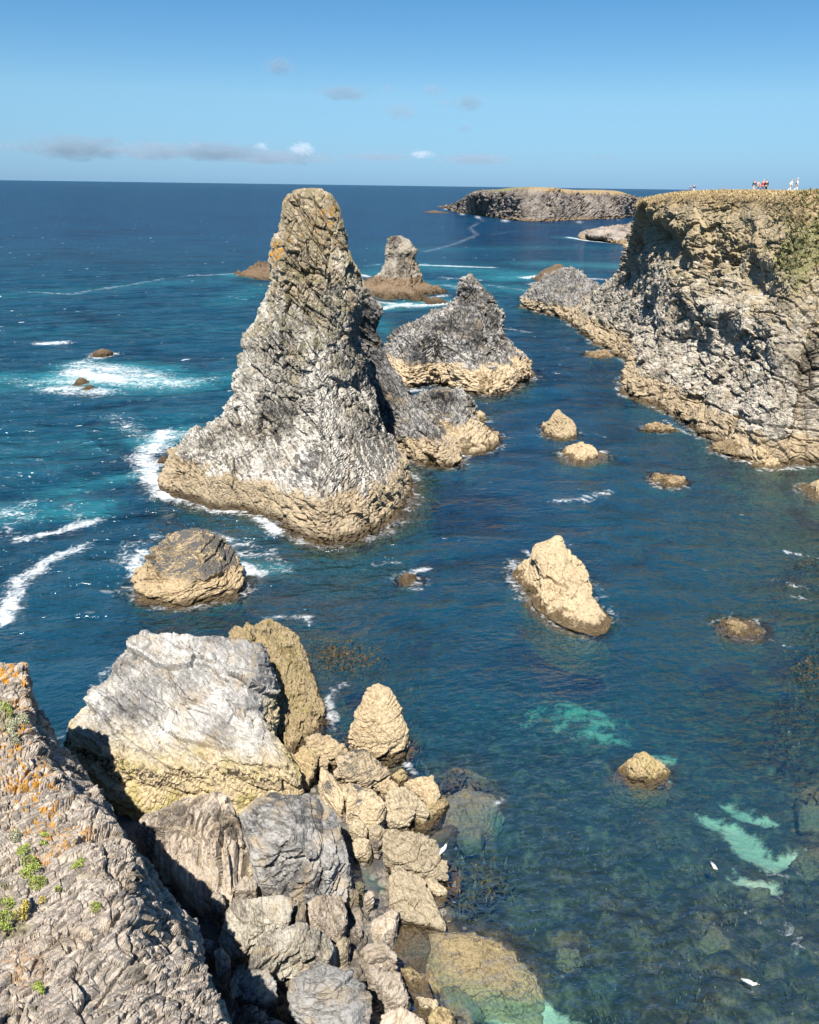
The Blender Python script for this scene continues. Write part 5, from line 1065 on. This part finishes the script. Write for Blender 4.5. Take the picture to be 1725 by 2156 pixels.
# ------------------------------------------------------------------ people
def skin_body(name, nodes, edges, mat, parent, sub=1):
    """one continuous surface grown round joints; nodes: (x, y, z, rx, ry)"""
    me = bpy.data.meshes.new(name); me.from_pydata([n[:3] for n in nodes], edges, []); me.update()
    o = link(name, me, mat, parent)
    md = o.modifiers.new('skin', 'SKIN'); md.use_smooth_shade = True
    for k, n in enumerate(nodes):
        v = me.skin_vertices[0].data[k]; v.radius = (n[3], n[4]); v.use_root = (k == 0)
    o.modifiers.new('smooth', 'SUBSURF').levels = sub; o.modifiers['smooth'].render_levels = sub
    return o
PM = {k: flat_mat(k, c, r, .12, 8) for k, c, r in [('skin_tone', (.50, .30, .21), .6), ('cloth_navy', (.022, .03, .06), .8), ('cloth_black', (.012, .012, .014), .8), ('cloth_white', (.76, .75, .72), .8), ('cloth_cream', (.62, .54, .42), .8), ('cloth_red', (.50, .02, .04), .75), ('cloth_blue', (.02, .20, .50), .75), ('cloth_denim', (.09, .14, .23), .8), ('cloth_grey', (.36, .36, .35), .8), ('cloth_orange', (.62, .12, .05), .8), ('hair_grey', (.25, .24, .23), .7), ('hair_fair', (.46, .30, .2), .7)]}
def person(px, py, Y, h, yaw, label, top, legs, head, stride=.12, lean=0.0, hat=None, carry=None, elbow=.1, vest=None):
    x = at_y(px, py, Y)[0]; g = ground_on_headland(x, Y)
    print('PERSON', px, py, 'ground', round(g, 2), 'feet at', [round(float(v)) for v in to_px((x, Y, g))])
    root = empty('person', (x, Y, g - .02), yaw); tag(root, label, 'person', 'walkers on the headland')
    s = h / 1.75
    def P(x, y, z, a, b=None): return ((x + 0) * s, (y - lean * max(0, z - .9)) * s, z * s, a * s, (b or a) * s)
    # faces -y; pelvis first
    L = stride
    body = [P(0, 0, .95, .13, .10), P(0, 0, 1.18, .125, .09), P(0, 0, 1.40, .15, .10), P(0, -.01, 1.50, .06, .06), P(0, -.02, 1.58, .068, .075), P(0, -.03, 1.66, .078, .095), P(0, -.02, 1.73, .055, .065),
            P(-.09, -.02 - L * .3, .52, .062), P(-.10, -L, .09, .042), P(-.10, -L - .12, .035, .04, .035), P(.09, L * .1, .52, .062), P(.10, L, .09, .042), P(.10, L - .12, .035, .04, .035),
            P(-.20, 0, 1.40, .055), P(-.25, .02, 1.13, .042), P(-.23, -elbow, .90, .032), P(-.225, -elbow - .03, .82, .036, .022), P(-.222, -elbow - .04, .75, .02, .014),
            P(.20, 0, 1.40, .055), P(.25, .02, 1.13, .042), P(.23, -elbow, .90, .032), P(.225, -elbow - .03, .82, .036, .022), P(.222, -elbow - .04, .75, .02, .014),
            P(0, -.125, 1.655, .014, .016), P(-.10, L * 0 - L, .09, .04), ][:24]
    ed = [(0, 1), (1, 2), (2, 3), (3, 4), (4, 5), (5, 6), (5, 23), (0, 7), (7, 8), (8, 9), (0, 10), (10, 11), (11, 12), (2, 13), (13, 14), (14, 15), (15, 16), (16, 17), (2, 18), (18, 19), (19, 20), (20, 21), (21, 22)]
    skin_body('body', body, ed, PM['skin_tone'], root)
    k = .022
    def G(n, e=k): return (n[0], n[1], n[2], n[3] + e * s, n[4] + e * s)
    tr = [G(body[0]), G(body[7]), (body[8][0], body[8][1], body[8][2] + .02 * s, body[8][3] + k * s, body[8][4] + k * s), G(body[10]), (body[11][0], body[11][1], body[11][2] + .02 * s, body[11][3] + k * s, body[11][4] + k * s)]
    skin_body('trousers', tr, [(0, 1), (1, 2), (0, 3), (3, 4)], PM[legs], root)
    jk = [G(P(0, 0, .93, .14, .11)), G(body[1]), G(body[2]), G(body[13]), G(body[14]), G(body[15]), G(body[18]), G(body[19]), G(body[20])]
    skin_body('jacket', jk, [(0, 1), (1, 2), (2, 3), (3, 4), (4, 5), (2, 6), (6, 7), (7, 8)], PM[top], root)
    if vest: skin_body('vest', [G(P(0, 0, 1.0, .13, .10), .04), G(body[1], .04), G(P(0, 0, 1.38, .13, .09), .045)], [(0, 1), (1, 2)], PM[vest], root)
    for a in (8, 11):
        b = body[a]; skin_body('shoe', [(b[0], b[1] + .05 * s, .05 * s, .05 * s, .045 * s), (b[0], b[1] - .06 * s, .045 * s, .052 * s, .04 * s), (b[0], b[1] - .17 * s, .035 * s, .045 * s, .03 * s)], [(0, 1), (1, 2)], PM['cloth_white' if legs in ('cloth_white', 'cloth_cream') else 'cloth_black'], root)
    hd = body[5]
    if hat:
        o = skin_body('hat', [(hd[0], hd[1] + .02 * s, hd[2] + .02 * s, .098 * s, .108 * s), (hd[0], hd[1] + .01 * s, hd[2] + .085 * s, .085 * s, .095 * s), (hd[0], hd[1], hd[2] + .115 * s, .04 * s, .045 * s), (hd[0], hd[1] - .14 * s, hd[2] + .03 * s, .06 * s, .012 * s)], [(0, 1), (1, 2), (0, 3)], PM[hat], root)
    else:
        skin_body('hair', [(hd[0], hd[1] + .045 * s, hd[2] - .02 * s, .085 * s, .07 * s), (hd[0], hd[1] + .03 * s, hd[2] + .055 * s, .084 * s, .09 * s), (hd[0], hd[1] - .01 * s, hd[2] + .085 * s, .06 * s, .07 * s)], [(0, 1), (1, 2)], PM[head], root)
    if carry:
        c = body[22]; o = skin_body('bag', [(c[0], c[1], c[2] - .02 * s, .02 * s, .02 * s), (c[0], c[1], c[2] - .14 * s, .10 * s, .06 * s), (c[0], c[1], c[2] - .32 * s, .11 * s, .07 * s)], [(0, 1), (1, 2)], PM[carry], root)
    return root
person(1675.5, 403, 124, 1.80, R(95), 'rightmost walker, white cap and trousers with a dark vest, striding', 'cloth_white', 'cloth_white', 'hair_grey', .30, .05, 'cloth_white', vest='cloth_navy')
person(1662, 404, 126, 1.72, R(100), 'bareheaded walker in white bent forward, second from the right', 'cloth_white', 'cloth_white', 'hair_fair', .24, .28, None, elbow=.3, carry='cloth_navy')
person(1612, 404, 134, 1.74, R(170), 'walker dressed all in black with a white hat', 'cloth_black', 'cloth_black', 'hair_grey', .16, 0, 'cloth_white')
person(1606, 400, 140, 1.70, R(150), 'walker in a red jacket with a pale hat and jeans', 'cloth_red', 'cloth_denim', 'hair_fair', .1, 0, 'cloth_white')
person(1596, 399, 141, 1.60, R(190), 'stooping walker in a grey top and jeans', 'cloth_grey', 'cloth_denim', 'hair_grey', .2, .15, None, elbow=.25)
person(1601, 399, 142, 1.10, R(170), 'small child in orange between the grey and the red walkers', 'cloth_orange', 'cloth_denim', 'hair_fair', .06, .1, None, elbow=.2)
person(1587, 403, 137, 1.66, R(180), 'walker in a navy jacket, cream trousers and white cap, left of the main party', 'cloth_navy', 'cloth_cream', 'hair_grey', .05, 0, 'cloth_white')
person(1453, 409, 205, 1.70, R(200), 'distant walker in a bright blue jacket, left of a distant pair', 'cloth_blue', 'cloth_navy', 'hair_grey', .06, 0, None)
person(1460.5, 409, 205, 1.72, R(160), 'distant walker in a navy top and white trousers, right of a distant pair', 'cloth_navy', 'cloth_white', 'hair_fair', .10, 0, None)

# thin post on the heath
def post(px, Y, h, label):
    x = at_y(px, 404, Y)[0]; g = ground_on_headland(x, Y)
    bm = bmesh.new(); bmesh.ops.create_cone(bm, segments=8, radius1=.07, radius2=.06, depth=h, cap_ends=True); bmesh.ops.translate(bm, verts=bm.verts, vec=(0, 0, h / 2 - .1))
    bmesh.ops.create_cone(bm, segments=8, radius1=.06, radius2=.01, depth=.08, cap_ends=True, matrix=Matrix.Translation((0, 0, h - .06)))
    me = bpy.data.meshes.new('marker_post'); bm.to_mesh(me); bm.free()
    o = link('marker_post', me, M['slab']); o.location = (x, Y, g); tag(o, label, 'post', 'posts along the heath path')
post(1522.5, 150, 1.0, 'thin pale post on the heath, midway between the distant pair and the main party')
post(1616.5, 150, 1.1, 'thin pale post just right of the walker in black')

# ------------------------------------------------------------------ gulls
M['gullwhite'] = flat_mat('gull_white', (.80, .80, .79), .8, .06, 20); M['gullgrey'] = flat_mat('gull_grey', (.38, .40, .43), .8, .1, 20); M['gullbeak'] = flat_mat('gull_beak', (.60, .38, .04), .5); M['gulldark'] = flat_mat('gull_dark', (.10, .085, .07), .8)
def gull(loc, yaw, label, flying=False, standing=False, white='gullwhite', grey='gullgrey', s=1.0, bank=0):
    root = empty('gull', loc, yaw); root.rotation_euler[1] = bank; tag(root, label, 'bird', 'gulls')
    z = .22 if standing else .06
    nodes = [(0, 0, z + .02, .10 * s, .085 * s), (0, -.16 * s, z + .035, .085 * s, .075 * s), (0, -.25 * s, z + .10 * (not flying), .05 * s, .05 * s), (0, -.31 * s, z + (.15 if not flying else .02), .055 * s, .055 * s), (0, .17 * s, z + .015, .06 * s, .045 * s), (0, .30 * s, z + .02, .05 * s, .014 * s)]
    skin_body('body', nodes, [(0, 1), (1, 2), (2, 3), (0, 4), (4, 5)], M[white], root)
    hz = nodes[3][2]
    skin_body('beak', [(0, -.35 * s, hz - .005, .018 * s, .018 * s), (0, -.42 * s, hz - .015, .009 * s, .009 * s)], [(0, 1)], M['gullbeak'], root)
    for d in (-1, 1):
        if flying: nn = [(d * .08, -.03, z + .04, .08, .016), (d * .34, -.10, z + .12, .085, .012), (d * .60, .02, z + .07, .06, .010), (d * .74, .10, z + .04, .025, .007)]
        else: nn = [(d * .075 * s, -.12 * s, z + .055, .03 * s, .05 * s), (d * .085 * s, .05 * s, z + .06, .025 * s, .055 * s), (d * .05 * s, .24 * s, z + .055, .018 * s, .03 * s), (d * .02 * s, .38 * s, z + .05, .01 * s, .012 * s)]
        skin_body('wing', nn, [(0, 1), (1, 2), (2, 3)], M[grey], root)
        if standing: skin_body('leg', [(d * .04, 0, z - .04, .012, .012), (d * .04, .01, .01, .009, .009), (d * .04, -.06, .005, .02, .006)], [(0, 1), (1, 2)], M['gullbeak'], root)
    return root
def sea_gull(px, py, yaw, label, **kw):
    p = at_z(px, py, .02); return gull(p, yaw, label, **kw)
sea_gull(1503, 1828, R(10), 'gull floating on the dark water below the bright sand patch', s=.85)
sea_gull(1578, 2073, R(60), 'gull floating near the bottom of the picture, right half', s=.9)
def on_rock(px, py, z): return at_z(px, py, z)
gull(on_rock(933, 1799, 1.12), R(150), 'gull standing on the outer end of the striped slab', standing=True)
gull(at_z(398, 1078, 2.0), R(50), 'dark gull flying low over the water left of the tallest needle', flying=True, white='gulldark', grey='gulldark', bank=R(20))

# ------------------------------------------------------------------ clouds far out over the sea
def cloud_mat(name, dens, col, seed, sc_=2.2, thr=.50):
    m = NT(name); tc = m.n('ShaderNodeTexCoord'); g = tc.outputs['Generated']
    c = m.vmath('SUBTRACT', g, (.5, .5, .5)); r = m.vmath('LENGTH', m.vmath('MULTIPLY', c, (2, 2, 2)))
    ob = m.n('ShaderNodeObjectInfo').outputs['Random']
    q = m.vmath('ADD', tc.outputs['Object'], m.vmath('SCALE', (37.0, 11.0, 23.0), ob))
    n = m.noise(m.vmath('MULTIPLY', q, (1, 1, .7)), sc_, 6, .66, .8)
    n = m.math('ADD', m.math('MULTIPLY', m.math('SUBTRACT', n, .5), 2.4), .62)
    d = m.math('MULTIPLY', m.step(m.math('SUBTRACT', n, m.math('MULTIPLY', m.math('MULTIPLY', r, r), .62)), thr - .28, thr + .22), dens)
    v = m.n('ShaderNodeVolumePrincipled'); v.inputs['Color'].default_value = (*col, 1); m.put(v.inputs['Density'], d); v.inputs['Anisotropy'].default_value = 0.0
    m.t.links.new(v.outputs[0], m.out.inputs[1])
    return m.m
CM = {'grey': cloud_mat('cloud_grey', .0065, (.40, .52, .62), 1, 3.0), 'white': cloud_mat('cloud_white', .0065, (.93, .94, .97), 2, 2.6), 'thin': cloud_mat('cloud_thin', .0045, (.46, .57, .67), 3, 3.0)}
def cloud(px, py, w, h, mat, label, Y=9000.0):
    p = at_y(px, py, Y); k = Y * 1.06 / F
    bm = bmesh.new(); bmesh.ops.create_icosphere(bm, subdivisions=3, radius=1)
    v = np.array([x.co[:] for x in bm.verts]); n = perlin(v * 1.3 + px * .13, 8)
    for x, a in zip(bm.verts, n): x.co *= (1 + .25 * a)
    me = bpy.data.meshes.new('cloud'); bm.to_mesh(me); bm.free()
    o = link('cloud', me, CM[mat]); o.location = tuple(float(a) for a in p); o.scale = (w * k / 2, max(w, h) * k / 2.6, h * k / 2); tag(o, label, 'cloud', 'small clouds over the horizon')
CL = [(587, 140, 74, 40, 'grey', 'highest small mauve grey cloud, alone above the others'), (724, 196, 112, 32, 'grey', 'longest of the grey wisps high above the needle'), (846, 234, 86, 36, 'thin', 'slanting pale wisp under the middle of the sky'), (985, 218, 72, 34, 'grey', 'dark compact cloud with a tail, right of the middle'), (938, 216, 40, 22, 'thin', 'tail wisp left of the dark compact cloud'), (912, 188, 60, 26, 'thin', 'faint wisp above the dark compact cloud'), (980, 270, 40, 16, 'grey', 'tiny cloud below the dark compact cloud'), (816, 186, 40, 20, 'thin', 'faint puff right of the longest wisp'),
      (150, 312, 230, 52, 'grey', 'broad grey bank low over the horizon at far left'), (232, 295, 62, 18, 'grey', 'flat dark cloudlet above the broad grey bank'), (308, 297, 24, 14, 'grey', 'tiny dark cloudlet right of the flat one'), (14, 308, 70, 26, 'thin', 'grey wisp cut by the left edge of the picture'), (320, 318, 210, 42, 'thin', 'pale grey bank between the broad bank and the white tops'), (450, 320, 230, 42, 'grey', 'grey bank under the row of small white tops'), (412, 308, 34, 20, 'white', 'left small white cloud top'), (550, 309, 36, 22, 'white', 'middle small white cloud top over the grey bank'), (634, 315, 66, 30, 'white', 'brightest white cloud top, above the left of the needle'), (590, 330, 240, 36, 'thin', 'grey base under the brightest white cloud top'), (890, 325, 56, 20, 'white', 'pale white puff right of the needle low over the sea'), (800, 330, 170, 22, 'thin', 'thin grey layer right of the needle'), (1000, 335, 190, 24, 'thin', 'thin grey layer above the far headland'), (1275, 331, 60, 12, 'thin', 'faint small wisp right of the far headland sky'), (410, 290, 26, 8, 'grey', 'tiny flat cloudlet above the left white top')]
for c in CL: cloud(*c)
